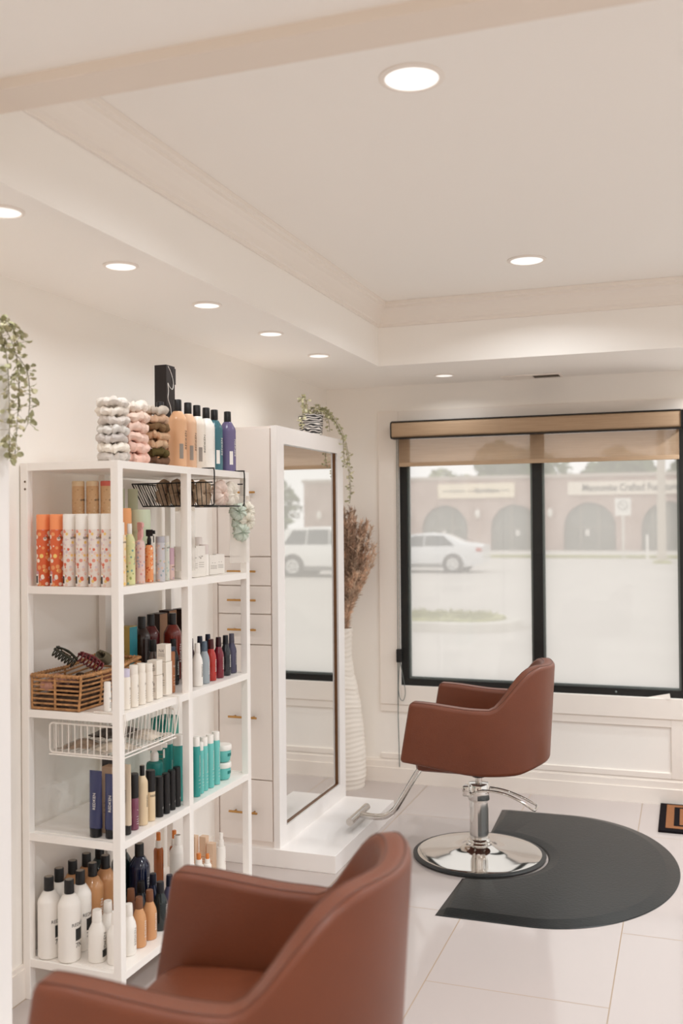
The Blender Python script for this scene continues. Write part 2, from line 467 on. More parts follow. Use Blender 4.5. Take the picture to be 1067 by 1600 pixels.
# roller shade
sh = thing('roller_shade', 'tan woven roller shade mounted across the top of the window', 'window shade', (0, 0, 0))
b = bmesh.new()
prof = [(0, 2.093), (-.070, 2.093)] + [(-.070-.018*math.sin(t*PI/6), 2.112-.019*math.cos(t*PI/6)) for t in range(1, 4)] + [(-.088+.014*(1-math.cos(t*PI/8)), 2.165+.022*math.sin(t*PI/8)) for t in range(0, 5)] + [(0, 2.187)]
def prism_x(b, prof, x0, x1, yy=YB-.018):
    A = [b.verts.new((x0, yy+p[0], p[1])) for p in prof]; B = [b.verts.new((x1, yy+p[0], p[1])) for p in prof]
    n = len(prof)
    for i in range(n): b.faces.new((A[i], A[(i+1) % n], B[(i+1) % n], B[i]))
    b.faces.new(A[::-1]); b.faces.new(B)
prism_x(b, prof, -1.682, -.035); finish('cassette', b, M_cass, sh, smooth=True)
for x0, x1 in ((-1.689, -1.682), (-.035, -.028)):
    b = bmesh.new(); prism_x(b, [(p[0]*1.05, 2.14+(p[1]-2.14)*1.07) for p in prof], x0, x1); finish('end_cap', b, M_blackm, sh)
boxo('top_rail', (-1.682, -.035, YB-.105, YB-.018, 2.187, 2.193), M_blackm, sh)
boxo('bottom_rail', (-1.682, -.035, YB-.106, YB-.05, 2.087, 2.093), M_blackm, sh)
boxo('shade_cloth', (-1.655, -.045, YB-.0405, YB-.040, 1.945, 2.087), M_sheer, sh)
boxo('hem_bar', (-1.655, -.045, YB-.046, YB-.034, 1.922, 1.946), M_cass, sh, bev=.002)
ch = finish('bead_chain', (lambda b: (tube(b, [(-1.672, YB-.03, 2.09), (-1.674, YB-.03, 1.4), (-1.676, YB-.03, .80)], .0022, 6), tube(b, [(-1.662, YB-.03, 2.09), (-1.664, YB-.03, .80)], .0022, 6), b)[-1])(bmesh.new()), M_steelbead, sh, smooth=True)
boxo('chain_tensioner', (-1.684, -1.654, YB-.042, YB-.0165, .735, .815), M_blackm, sh, bev=.003)
tubeo('chain_loop', smooth_path([(-1.662, YB-.03, .735), (-1.640, YB-.03, .62), (-1.632, YB-.03, .55), (-1.645, YB-.03, .505), (-1.664, YB-.03, .515), (-1.674, YB-.03, .57), (-1.670, YB-.03, .68), (-1.664, YB-.03, .735)]), .0022, M_steelbead, sh, 6)
tubeo('hanging_cord', [(-1.676, YB-.03, .735), (-1.678, YB-.03, .4), (-1.672, YB-.03, .10)], .003, M_steelbead, sh, 6)

# ceiling downlights
LAMPS = [(-1.688, 2.14, ZS), (-1.70, 2.73, ZS), (-1.708, 3.34, ZS), (-1.712, 3.955, ZS), (-1.72, 4.57, ZS), (-1.299, 5.467, ZS),
         (-.666, 2.472, ZT), (-.665, 4.397, ZT)]
ADDED_LAMPS = [(-1.69, y, ZS) for y in (1.53, .9, .3)] + [(x, y, ZN) for x in (-.666, .9) for y in (.6, -1.2)] + [(.9, 2.47, ZT), (.9, 4.4, ZT), (.4, 5.467, ZS), (2.3, 3.4, ZS), (2.3, 4.6, ZS), (2.3, 1.8, ZS)]  # unseen lamps added to light the room evenly
DLAB = ['recessed round downlight at the far left edge of the photo, nearest on the left soffit',
        'recessed round downlight second nearest on the left soffit', 'recessed round downlight third in the left soffit row',
        'recessed round downlight fourth in the left soffit row', 'recessed round downlight at the far end of the left soffit row',
        'small recessed downlight in the soffit above the window', 'largest round downlight in the raised ceiling, nearest the camera',
        'round downlight in the raised ceiling nearer the window']
dl0 = None
def make_lamp(i, x, y, z, lab, pw):
    global dl0
    if dl0 is None:
        t = thing('recessed_downlight', lab, 'ceiling light', (x, y, z), group='round recessed ceiling lights')
        b = bmesh.new(); lathe(b, [(.070, -.0005), (.086, -.0005), (.086, -.003), (.073, -.007), (.070, -.004)], 40, cap=False); finish('trim_ring', b, M_trim, t, smooth=True)
        b = bmesh.new(); lathe(b, [(.0715, -.0045), (.0715, -.0008)], 40); finish('lens', b, M_lens, t)
        dl0 = t
    else: t = copy_thing(dl0, (x, y, z), 0, lab)
    t.scale = (.66, .66, .9) if z == ZS else (1, 1, 1)
    ld = bpy.data.lights.new('downlight_beam', 'AREA'); ld.shape = 'DISK'; ld.size = .08 if z == ZS else .12; ld.energy = LAMP_POWER[pw]; ld.color = LAMP_COL; ld.spread = math.radians(152)
    lo = bpy.data.objects.new('downlight_beam', ld); COL.objects.link(lo); lo.location = (x, y, z-.012)
for i, (x, y, z) in enumerate(LAMPS): make_lamp(i, x, y, z, DLAB[i], 'tray' if z > 2.6 else 'wall')
for i, (x, y, z) in enumerate(ADDED_LAMPS): make_lamp(i, x, y, z, 'added round downlight outside the frame, brightening the room', 'wall' if x < -1.6 else ('near' if y < 1 else 'far'))

# air vent in the soffit over the window
vt = thing('air_vent', 'flat ceiling air vent with dark louvres above the window', 'vent', (-.84, 5.70, ZS))
b = bmesh.new()
box(b, -.17, .17, -.07, -.056, -.007, -.0005); box(b, -.17, .17, .056, .07, -.007, -.0005)
box(b, -.17, -.156, -.056, .056, -.007, -.0005); box(b, .156, .17, -.056, .056, -.007, -.0005); box(b, -.006, .006, -.056, .056, -.006, -.0005)
finish('vent_frame', b, M_trim, vt)
boxo('vent_backing', (-.156, .156, -.056, .056, -.002, -.0008), mat('vent_dark', (70, 58, 46), .8), vt)
b = bmesh.new()
for k in range(14):
    x = .012+k*.0105; box(b, x, x+.003, -.055, .055, -.0065, -.0022)
finish('louvre', b, mat('vent_brown', (120, 104, 86), .5), vt)
boxo('damper_panel', (-.155, -.007, -.055, .055, -.006, -.0022), M_trim, vt)

# ------------------------------------------------------------ mirror station with drawer tower
ZP = .082
def station(name, y0, lab, first=True):
    t = thing(name, lab, 'styling station', (XL, y0, 0), group='white mirror styling stations')
    D, Lh = .335, .93                 # depth to mirror face, length
    b = bmesh.new(); box(b, .0, .612, -.012, .925, 0, ZP, bev=.002); finish('platform', b, M_white, t)
    b = bmesh.new()
    box(b, .0, .022, 0, Lh, ZP, 2.045); box(b, .022, .305, 0.018, .036, ZP, 2.045); box(b, .022, .305, Lh-.018, Lh, ZP, 2.045)
    box(b, .022, .305, .036, Lh-.018, 2.025, 2.045); box(b, .022, .305, .036, Lh-.018, ZP, ZP+.02)
    finish('carcass', b, M_cab, t)
    b = bmesh.new(); o0, o1, z0, z1 = .085, .835, .167, 1.965
    box(b, .305, D, 0, o0, ZP, 2.045); box(b, .305, D, o1, Lh, ZP, 2.045)
    box(b, .305, D, o0, o1, ZP, z0); box(b, .305, D, o0, o1, z1, 2.045)
    finish('mirror_frame', b, M_white, t)
    boxo('mirror', (.309, .317, o0, o1, z0, z1), M_mirror, t)
    b = bmesh.new(); box(b, .3172, .325, o0, o0+.003, z0, z1); box(b, .3172, .325, o1-.005, o1, z0, z1); box(b, .3172, .325, o0, o1, z0, z0+.004)
    finish('mirror_bead', b, mat('bronze_bead', (120, 84, 56), .4, metal=.6), t)
    zs = [ZP+.024, .392, 1.022, 1.165, 1.298, 1.434, 2.035]
    for i, (a, c) in enumerate(zip(zs, zs[1:])):
        nm = 'door' if i in (1, 5) else 'drawer'
        p = boxo(nm, (.028, .297, .002, .017, a+.0025, c-.0025), M_cab, t, bev=.0015)
        hz = {0: .243, 1: .685, 5: 1.735}.get(i, (a+c)/2)
        b = bmesh.new(); tube(b, [(.088, -.026, hz), (.232, -.026, hz)], .0052, 10)
        for x in (.112, .208): tube(b, [(x, -.026, hz), (x, .002, hz)], .004, 8)
        finish('handle', b, M_brass, p, smooth=True, label='brass bar handle' if i == 0 else None)
    return t
station('mirror_station', 4.215, 'tall white mirror station with brass handled drawers beside the window wall')
station('mirror_station', 1.372, 'white mirror station at the far left edge with a garland over its top corner')

# ------------------------------------------------------------ plants
def leafy_strand(bm, pts, n, size, seed, mi=0, spread=1.0, stem=.0012):
    rnd = random.Random(seed); P = smooth_path(pts, 6)
    tube(bm, P, stem, 5, mi=1)
    for k in range(n):
        u = rnd.random()*(len(P)-1); i = min(int(u), len(P)-2); p = P[i].lerp(P[i+1], u-i)
        d = Vector((rnd.uniform(-1, 1), rnd.uniform(-1, 1), rnd.uniform(-.9, .5))).normalized()
        s = size*rnd.uniform(.6, 1.2); L = s*spread*rnd.uniform(.6, 1.3)
        tube(bm, [p, p+d*L*.7], .0006, 3, mi=1)
        c = p+d*L
        side = d.cross(Vector((rnd.uniform(-1, 1), rnd.uniform(-1, 1), rnd.uniform(-1, 1)))).normalized(); nrm = side.cross(d)
        ring = []
        for q in range(7):
            a = 2*PI*q/7
            ring.append(bm.verts.new(c+d*math.cos(a)*s*.5+side*math.sin(a)*s*.36+nrm*(.12*s*math.cos(2*a))))
        f = bm.faces.new(ring); f.material_index = mi if rnd.random() < .6 else 2
pt = thing('potted_trailing_plant', 'eucalyptus vine in a black and white labyrinth pot on top of the mirror station', 'plant', (-1.905, 4.93, 2.0455))
b = bmesh.new(); lathe(b, [(.052, 0), (.060, .004), (.068, .115), (.068, .12), (.063, .12), (.060, .10)], 28); finish('pot', b, M_maze, pt, smooth=True)
b = bmesh.new()
def rel(p): return (p[0]+1.905, p[1]-4.93, p[2]-2.0455)
top = (-1.905, 4.93, 2.155)
strands = [
 [top, (-1.86, 5.02, 2.20), (-1.81, 5.08, 2.12), (-1.775, 5.12, 2.0), (-1.77, 5.15, 1.88), (-1.768, 5.165, 1.78), (-1.77, 5.17, 1.70)],
 [top, (-1.86, 5.04, 2.21), (-1.80, 5.12, 2.10), (-1.775, 5.165, 1.97), (-1.772, 5.18, 1.86), (-1.77, 5.19, 1.74)],
 [top, (-1.88, 4.98, 2.20), (-1.82, 5.03, 2.16), (-1.772, 5.05, 2.06), (-1.765, 5.06, 1.96), (-1.765, 5.07, 1.90)],
 [top, (-1.90, 4.85, 2.20), (-1.88, 4.78, 2.20), (-1.87, 4.72, 2.14), (-1.87, 4.70, 2.09)],
 [top, (-1.91, 4.86, 2.24), (-1.90, 4.80, 2.25), (-1.89, 4.74, 2.22)],
 [top, (-1.89, 4.97, 2.22), (-1.87, 5.02, 2.20), (-1.86, 5.08, 2.15), (-1.86, 5.10, 2.09)],
 [top, (-1.89, 4.90, 2.20), (-1.84, 4.92, 2.19), (-1.80, 4.95, 2.15)]]
for i, s in enumerate(strands): leafy_strand(b, [rel(p) for p in s], 85 if i < 3 else 45, .017, 20+i, spread=1.0)
finish('trailing_foliage', b, [M_leaf, M_stem, M_leaf2], pt)
pt2 = thing('hanging_garland', 'blurred eucalyptus garland trailing over the top corner at the far left edge', 'plant', (-1.86, 2.20, 2.0455))
b = bmesh.new()
def rel2(p): return (p[0]+1.86, p[1]-2.20, p[2]-2.0455)
t2 = (-1.86, 2.20, 2.15)
for i, s in enumerate([
 [t2, (-1.80, 2.27, 2.15), (-1.775, 2.30, 2.08), (-1.77, 2.31, 1.98), (-1.77, 2.30, 1.88), (-1.77, 2.29, 1.79)],
 [t2, (-1.82, 2.26, 2.13), (-1.77, 2.33, 2.05), (-1.765, 2.35, 1.97), (-1.765, 2.34, 1.88)],
 [t2, (-1.80, 2.22, 2.15), (-1.77, 2.25, 2.08), (-1.765, 2.26, 1.95), (-1.77, 2.265, 1.78)],
 [t2, (-1.83, 2.24, 2.17), (-1.78, 2.28, 2.16), (-1.765, 2.30, 2.10)]]):
    leafy_strand(b, [rel2(p) for p in s], 95, .021, 40+i, spread=1.15)
finish('trailing_foliage', b, [M_leaf, M_stem, M_leaf2], pt2)
b = bmesh.new(); lathe(b, [(.05, 0), (.058, .004), (.066, .10), (.061, .10)], 20); finish('pot', b, M_vase, pt2, smooth=True)

# vase with dried pampas grass
vx, vy = -1.985, 5.63
vs = thing('floor_vase', 'tall white ribbed ceramic floor vase in the corner behind the mirror', 'vase', (vx, vy, 0))
prof = []
for i in range(121):
    z = .95*i/120; u = z/.95
    pts = [(0, .128), (.08, .138), (.2, .137), (.35, .127), (.5, .112), (.62, .092), (.72, .070), (.82, .058), (.92, .058), (1, .064)]
    for (a, ra), (c, rc) in zip(pts, pts[1:]):
        if a <= u <= c: w = (u-a)/(c-a); w = w*w*(3-2*w); r = ra+(rc-ra)*w; break
    r += .0022*math.sin(z*2*PI/.028)
    prof.append((r, z))
prof += [(.055, .95), (.052, .85)]
b = bmesh.new(); rings = lathe(b, prof, 40)
for ring in rings:
    for v in ring:
        a = math.atan2(v.co.y, v.co.x); v.co.z += .006*math.sin(3*a+v.co.z*9)*(.2 < v.co.z < .94)
finish('vase_body', b, M_vase, vs, smooth=True)
boxo('vase_foot', (-.01, .01, -.01, .01, 0, .002), M_vase, vs)
gr = thing('dried_grass_bunch', 'bunch of brown dried pampas grass standing in the white floor vase', 'dried plant', (vx, vy, .90))
b = bmesh.new(); rnd = random.Random(5)
for k in range(84):
    a = rnd.uniform(-1.2, 1.2); lean = rnd.uniform(.0, .22); hh = rnd.uniform(.34, .78)
    dx = math.cos(a)*lean; dy = math.sin(a)*lean*.35
    if vx+dx > -1.70: dx = -1.70-vx
    if vy+dy > YB-.10: dy = YB-.10-vy
    if vy+dy < 5.30: dy = 5.30-vy
    P = smooth_path([(rnd.uniform(-.02, .02), rnd.uniform(-.02, .02), -.1), (dx*.25, dy*.3, hh*.3), (dx*.7, dy*.7, hh*.7), (dx, dy, hh)], 8)
    tube(b, P, .0013, 4)
    n = 230
    mi = 0 if rnd.random() < .6 else 1
    for j in range(n):
        u = rnd.uniform(.12, 1)*(len(P)-1); i = min(int(u), len(P)-2); p = P[i].lerp(P[i+1], u-i); t = (P[i+1]-P[i]).normalized()
        d = (t*rnd.uniform(.5, 1.1)+Vector((rnd.uniform(-1, 1), rnd.uniform(-1, 1), rnd.uniform(-.4, .5)))*.6).normalized()
        L = rnd.uniform(.018, .050); s = d.orthogonal().normalized()*.0012; q = p+d*L*.5+Vector((0, 0, .002)); e = p+d*L+Vector((rnd.uniform(-.008, .008), rnd.uniform(-.008, .008), -.006))
        v = [b.verts.new(x) for x in (p-s, p+s, q+s*1.3, e, q-s*1.3)]
        f = b.faces.new(v); f.material_index = mi
o = finish('plumes', b, [M_pampas, M_pampas2], gr, kind='stuff')

# ------------------------------------------------------------ salon chairs
def sstep(t): t = max(0, min(1, t)); return t*t*(3-2*t)
def chair_shell():
    HW, TH, XA, RX, XF = .283, .070, -.055, .245, .236
    st = []   # (x, y, nx, ny)
    n = 14
    for i in range(n): st.append((XF+(XA-XF)*i/n, HW, 0, 1))
    m = 30
    for i in range(m+1):
        t = PI*i/m; st.append((XA-RX*math.sin(t), HW*math.cos(t), -math.sin(t)/RX, math.cos(t)/HW))
    for i in range(n-1, -1, -1): st.append((XF+(XA-XF)*i/n, -HW, 0, -1))
    bm = bmesh.new()
    def ring(x, y, nx, ny, inset=0, push=0):
        l = math.hypot(nx, ny); nx /= l; ny /= l
        f = sstep((-.105-x)/.17)
        back = sstep((XA-x)/RX)
        zt = .748+.020*sstep((x+.05)/.28)+.184*f-.012*sstep((-.28-x)/.05)
        zb = .452+.040*sstep((x-(-.05))/.33)+.022*sstep((-.20-x)/.1)
        th = TH*(1-.10*back)
        cr = .020
        hw = th/2-inset; z0 = zb+inset; z1 = zt-inset; cr = max(.004, cr-inset*.6)
        pts = []
        for cx, cz, a0 in ((hw-cr, z0+cr, -PI/2), (hw-cr, z1-cr, 0), (-hw+cr, z1-cr, PI/2), (-hw+cr, z0+cr, PI)):
            for k in range(5):
                a = a0+PI/2*k/4; pts.append((cx+cr*math.cos(a), cz+cr*math.sin(a)))
        out = []
        w = sstep(x/.235) if x > 0 else 0
        for u, z in pts:
            fz = (z-zb)/(zt-zb)
            px = x+nx*u+.048*(1-fz)*w+push*(1 if x > 0 else 0)
            py = y+ny*u
            lean = .030*max(0, (z-.45)/.48)*back
            px += nx*lean; py += ny*lean*.5
            # soft belly on the outside
            bel = .006*math.sin(PI*max(0, min(1, fz)))*(1 if u > 0 else -.5)
            px += nx*bel; py += ny*bel
            out.append(bm.verts.new((px, py, z)))
        return out
    rings = []
    for k, (ins, ps) in enumerate(((.016, .017), (.008, .0145), (.003, .009))): rings.append(ring(*st[0], inset=ins, push=ps))
    for s in st: rings.append(ring(*s))
    for k, (ins, ps) in enumerate(((.003, .009), (.008, .0145), (.016, .017))): rings.append(ring(*st[-1], inset=ins, push=ps))
    N = len(rings[0])
    for a, c in zip(rings, rings[1:]):
        for i in range(N): bm.faces.new((a[i], c[i], c[(i+1) % N], a[(i+1) % N]))
    bm.faces.new(rings[0]); bm.faces.new(rings[-1][::-1])
    # seam lines lie just inside the rounded top corners
    seams = [[r[9].co.copy() for r in rings[2:-2]], [r[10].co.copy() for r in rings[2:-2]]]
    s1 = [r[8].co.copy() for r in rings[2:-2]]; s2 = [r[11].co.copy() for r in rings[2:-2]]
    return bm, s1, s2
def make_chair(lab, lift=0):
    t = thing('salon_chair', lab, 'chair', group='brown leather salon chairs')
    bm, s1, s2 = chair_shell()
    up_ = [finish('upholstered_shell', bm, M_leather, t, smooth=True)]
    b = bmesh.new(); tube(b, s1, .0016, 6); tube(b, s2, .0016, 6); up_.append(finish('piping', b, M_seam, t, smooth=True))
    # seat cushion
    b = bmesh.new(); out = []
    IW, XA, RX = .2445, -.055, .205
    out += [(.252, -IW+.03), (.258, -IW+.06), (.262, 0), (.258, IW-.06), (.252, IW-.03), (.235, IW)]
    out += [(.1, IW), (-.03, IW)]
    out += [(XA-RX*math.sin(PI*i/14), IW*math.cos(PI*i/14)) for i in range(15)]
    out += [(-.03, -IW), (.1, -IW), (.235, -IW)]
    c = Vector((.04, 0))
    levels = [(.90, .436), (.985, .446), (.998, .47), (.998, .535), (.985, .558), (.94, .573), (.80, .582), (.4, .588)]
    R = []
    for s, z in levels: R.append([b.verts.new((c.x+(x-c.x)*s, c.y+(y-c.y)*s, z-.012*sstep((x-.16)/.12)*(z > .5))) for x, y in out])
    for p, q in zip(R, R[1:]):
        for i in range(len(out)): b.faces.new((p[i], p[(i+1) % len(out)], q[(i+1) % len(out)], q[i]))
    b.faces.new(R[0][::-1]); b.faces.new(R[-1])
    up_.append(finish('seat', b, M_leather, t, smooth=True))
    b = bmesh.new(); box(b, -.09, .12, -.07, .07, .418, .437, bev=.004); lathe(b, [(.03, .375), (.034, .378), (.034, .418)], 16); up_.append(finish('seat_plate', b, M_blackm, t))
    # hydraulic base
    b = bmesh.new(); lathe(b, [(.302, .001), (.312, .004), (.314, .012), (.306, .017), (.292, .0175)], 64); finish('base_ring', b, M_rubber, t, smooth=True, label='black rubber rim')
    b = bmesh.new(); lathe(b, [(.293, .012), (.293, .0185), (.285, .0205), (.24, .024), (.16, .030), (.10, .038), (.075, .050), (.058, .060)], 64); finish('base_plate', b, M_chrome, t, smooth=True, label='polished chrome domed disc')
    b = bmesh.new(); lathe(b, [(.056, .052), (.060, .056), (.060, .064), (.054, .070), (.056, .076), (.052, .082), (.0445, .085), (.0445, .262), (.048, .265), (.048, .268)], 40); finish('hydraulic_column', b, M_chrome, t, smooth=True)
    b = bmesh.new(); lathe(b, [(.050, .268), (.052, .272), (.052, .338), (.047, .346), (.02, .348)], 32); box(b, .0, .075, -.028, .028, .280, .330, bev=.008); finish('pump_head', b, M_chrome, t, smooth=True)
    tubeo('stem', [(0, 0, .345), (0, 0, .380+lift)], .016, M_brushed, t, 20)
    b = bmesh.new()
    up = smooth_path([(.03, .045, .300), (-.03, .05, .322), (-.12, .05, .318), (-.20, .05, .290), (-.262, .045, .252)], 5)
    lo = smooth_path([(.05, -.045, .295), (-.01, -.05, .312), (-.10, -.05, .308), (-.19, -.05, .283), (-.262, -.045, .252)], 5)
    tube(b, up+smooth_path([(-.266, .044, .250), (-.270, .03, .248), (-.270, -.03, .248), (-.266, -.044, .250)], 3)+lo[::-1], .0062, 10)
    tube(b, [(.04, -.048, .297), (.04, .048, .300)], .008, 10)
    finish('pump_lever', b, M_chrome, t, smooth=True)
    b = bmesh.new()
    tube(b, smooth_path([(.0, 0, .425), (.20, 0, .425), (.262, 0, .412), (.295, 0, .380), (.395, 0, .215), (.425, 0, .175), (.465, 0, .146), (.52, 0, .136), (.600, 0, .141)], 5), .0155, 14)
    up_.append(finish('footrest_tube', b, M_chrome, t, smooth=True))
    b = bmesh.new(); tube(b, [(.605, -.135, .141), (.605, .135, .141)], .0185, 18); up_.append(finish('footrest_bar', b, M_brushed, t, smooth=True))
    for o in up_: o.location.z = lift
    return t
ch1 = make_chair('brown leather salon chair on a round chrome base by the window')
ch1.location = (-.957, 4.65, 0); ch1.rotation_euler = (0, 0, PI)
ch2 = make_chair('blurred brown leather salon chair in the foreground, cut off by the bottom edge', .02)
ch2.location = (-.873, 1.797, 0); ch2.rotation_euler = (0, 0, PI+.068)

# anti-fatigue mat with a round cut-out for the chair base
mc = Vector((-.957, 4.65))
b = bmesh.new()
def mat_R(a):
    # ray from the cut-out centre to the D-shaped outline
    dx, dy = math.cos(a), math.sin(a); best = 9
    lo_, hi = .2, 1.2
    def inside(r):
        x = mc.x+dx*r; y = mc.y+dy*r-4.655
        if x < -.985: return False
        if x < -.62: return abs(y) < .765
        return ((x+.62)/.568)**2+(y/.765)**2 < 1
    for _ in range(40):
        m_ = (lo_+hi)/2
        if inside(m_): lo_ = m_
        else: hi = m_
    return lo_
n = 150; A0, A1 = -math.radians(92.1), math.radians(92.1); rows = []
for i in range(n+1):
    a = A0+(A1-A0)*i/n; R_ = mat_R(a); e = min(i, n-i); ez = [0, .35, .8, 1][e] if e < 4 else 1
    row = []
    for k, (r, z) in enumerate(((.322, .002), (.330, .008), (.352, .013), (.372, .0155), ((R_+.4)/2, .016), (R_-.062, .016), (R_-.055, .0148), (R_-.004, .004), (R_, .001))):
        row.append(b.verts.new((mc.x+math.cos(a)*r-mc.x, mc.y+math.sin(a)*r-mc.y, .001+(z-.001)*ez)))
    rows.append(row)
for p, q in zip(rows, rows[1:]):
    for k in range(len(p)-1): b.faces.new((p[k], p[k+1], q[k+1], q[k]))
bmesh.ops.recalc_face_normals(b, faces=b.faces[:])
for row in rows: pass
M_mat = mat('anti_fatigue_mat', (26, 29, 29), .36, spec=.42, bump=.5, bscale=90, var=.15, scale=5)
o = finish('floor_mat', b, M_mat, smooth=True, sharp=7); o.location = (mc.x, mc.y, 0)
tag(o, 'large black half-round rubber mat beside the chrome chair base', 'mat')

# coir doormat
dm = thing('doormat', 'tan coir doormat with black borders at the right edge of the photo', 'mat', (-.165, 5.27, 0))
M_coir = mat('coir', (152, 104, 72), .95, spec=.05, var=.25, scale=220, bump=1, bscale=500)
M_coirb = mat('coir_black', (30, 26, 28), .95, spec=.05, var=.4, scale=200, bump=1, bscale=500)
boxo('mat_backing', (0, .90, 0, .505, 0, .012), M_coirb, dm, bev=.003)
b = bmesh.new(); box(b, .035, .865, .045, .475, .0118, .0145, bev=.0008); finish('coir_field', b, M_coir, dm)
b = bmesh.new(); box(b, .075, .103, .085, .43, .0144, .0155); box(b, .103, .825, .085, .105, .0144, .0155); box(b, .103, .825, .41, .43, .0144, .0155); box(b, .797, .825, .105, .41, .0144, .0155); finish('inner_border', b, M_coirb, dm)
# ------------------------------------------------------------ open retail shelf
A0 = Vector((-2.130, 2.782, 0)); TH = math.radians(-1.2)
def sw(lx, ly, z=0): return Vector((A0.x+lx*math.cos(TH)-ly*math.sin(TH), A0.y+lx*math.sin(TH)+ly*math.cos(TH), z))
LV = [1.801, 1.387, .972, .558, .135]
SD, SL = .386, .967
sf = thing('shelf_unit', 'white open metal shelf unit of five boards filled with hair products', 'shelf', (A0.x, A0.y, 0), TH)
for z in LV:
    b = bmesh.new(); box(b, .026, SD-.026, .003, SL-.003, z-.020, z-.002); box(b, .003, SD-.003, .028, SL-.028, z-.0195, z); finish('board', b, M_shelf, sf)
for x in (0, SD-.029):
    for y in (0, .452, SL-.029):
        boxo('post', (x, x+.029, y, y+.029, 0, LV[0]+.0015 if y != .452 else LV[0]-.004), M_shelf, sf, bev=.0015)
for z in LV:
    b = bmesh.new()
    box(b, .027, SD-.027, .001, .007, z-.024, z+.0012); box(b, .027, SD-.027, SL-.007, SL-.001, z-.024, z+.0012)
    box(b, SD-.007, SD-.001, .027, SL-.027, z-.024, z+.0012); box(b, .001, .007, .027, SL-.027, z-.024, z+.0012)
    finish('edge_rail', b, M_shelf, sf)
b = bmesh.new(); 
for z in (1.74, 1.715): lathe(b, [(.004, 0), (.004, .001)], 8, M=Matrix.Translation((.020, -.0002, z)) @ Matrix.Rotation(PI/2, 4, 'X'))
finish('bolt_hole', b, mat('hole', (110, 95, 80), .8), sf)

def P(name, rgb, **k): return mat(name, rgb, **k)
C_white = P('plastic_white', (242, 238, 232), rough=.35); C_black = P('cap_black', (24, 22, 23), rough=.3)
C_ink = P('print_ink', (60, 54, 50), rough=.6); C_inkl = P('pale_ink', (150, 142, 134), rough=.6); C_lab = P('label_white', (238, 234, 228), rough=.6)
C_inkw = P('print_white', (228, 224, 218), rough=.5)
LA = math.radians(2)    # labels face the room, seen turned from the camera

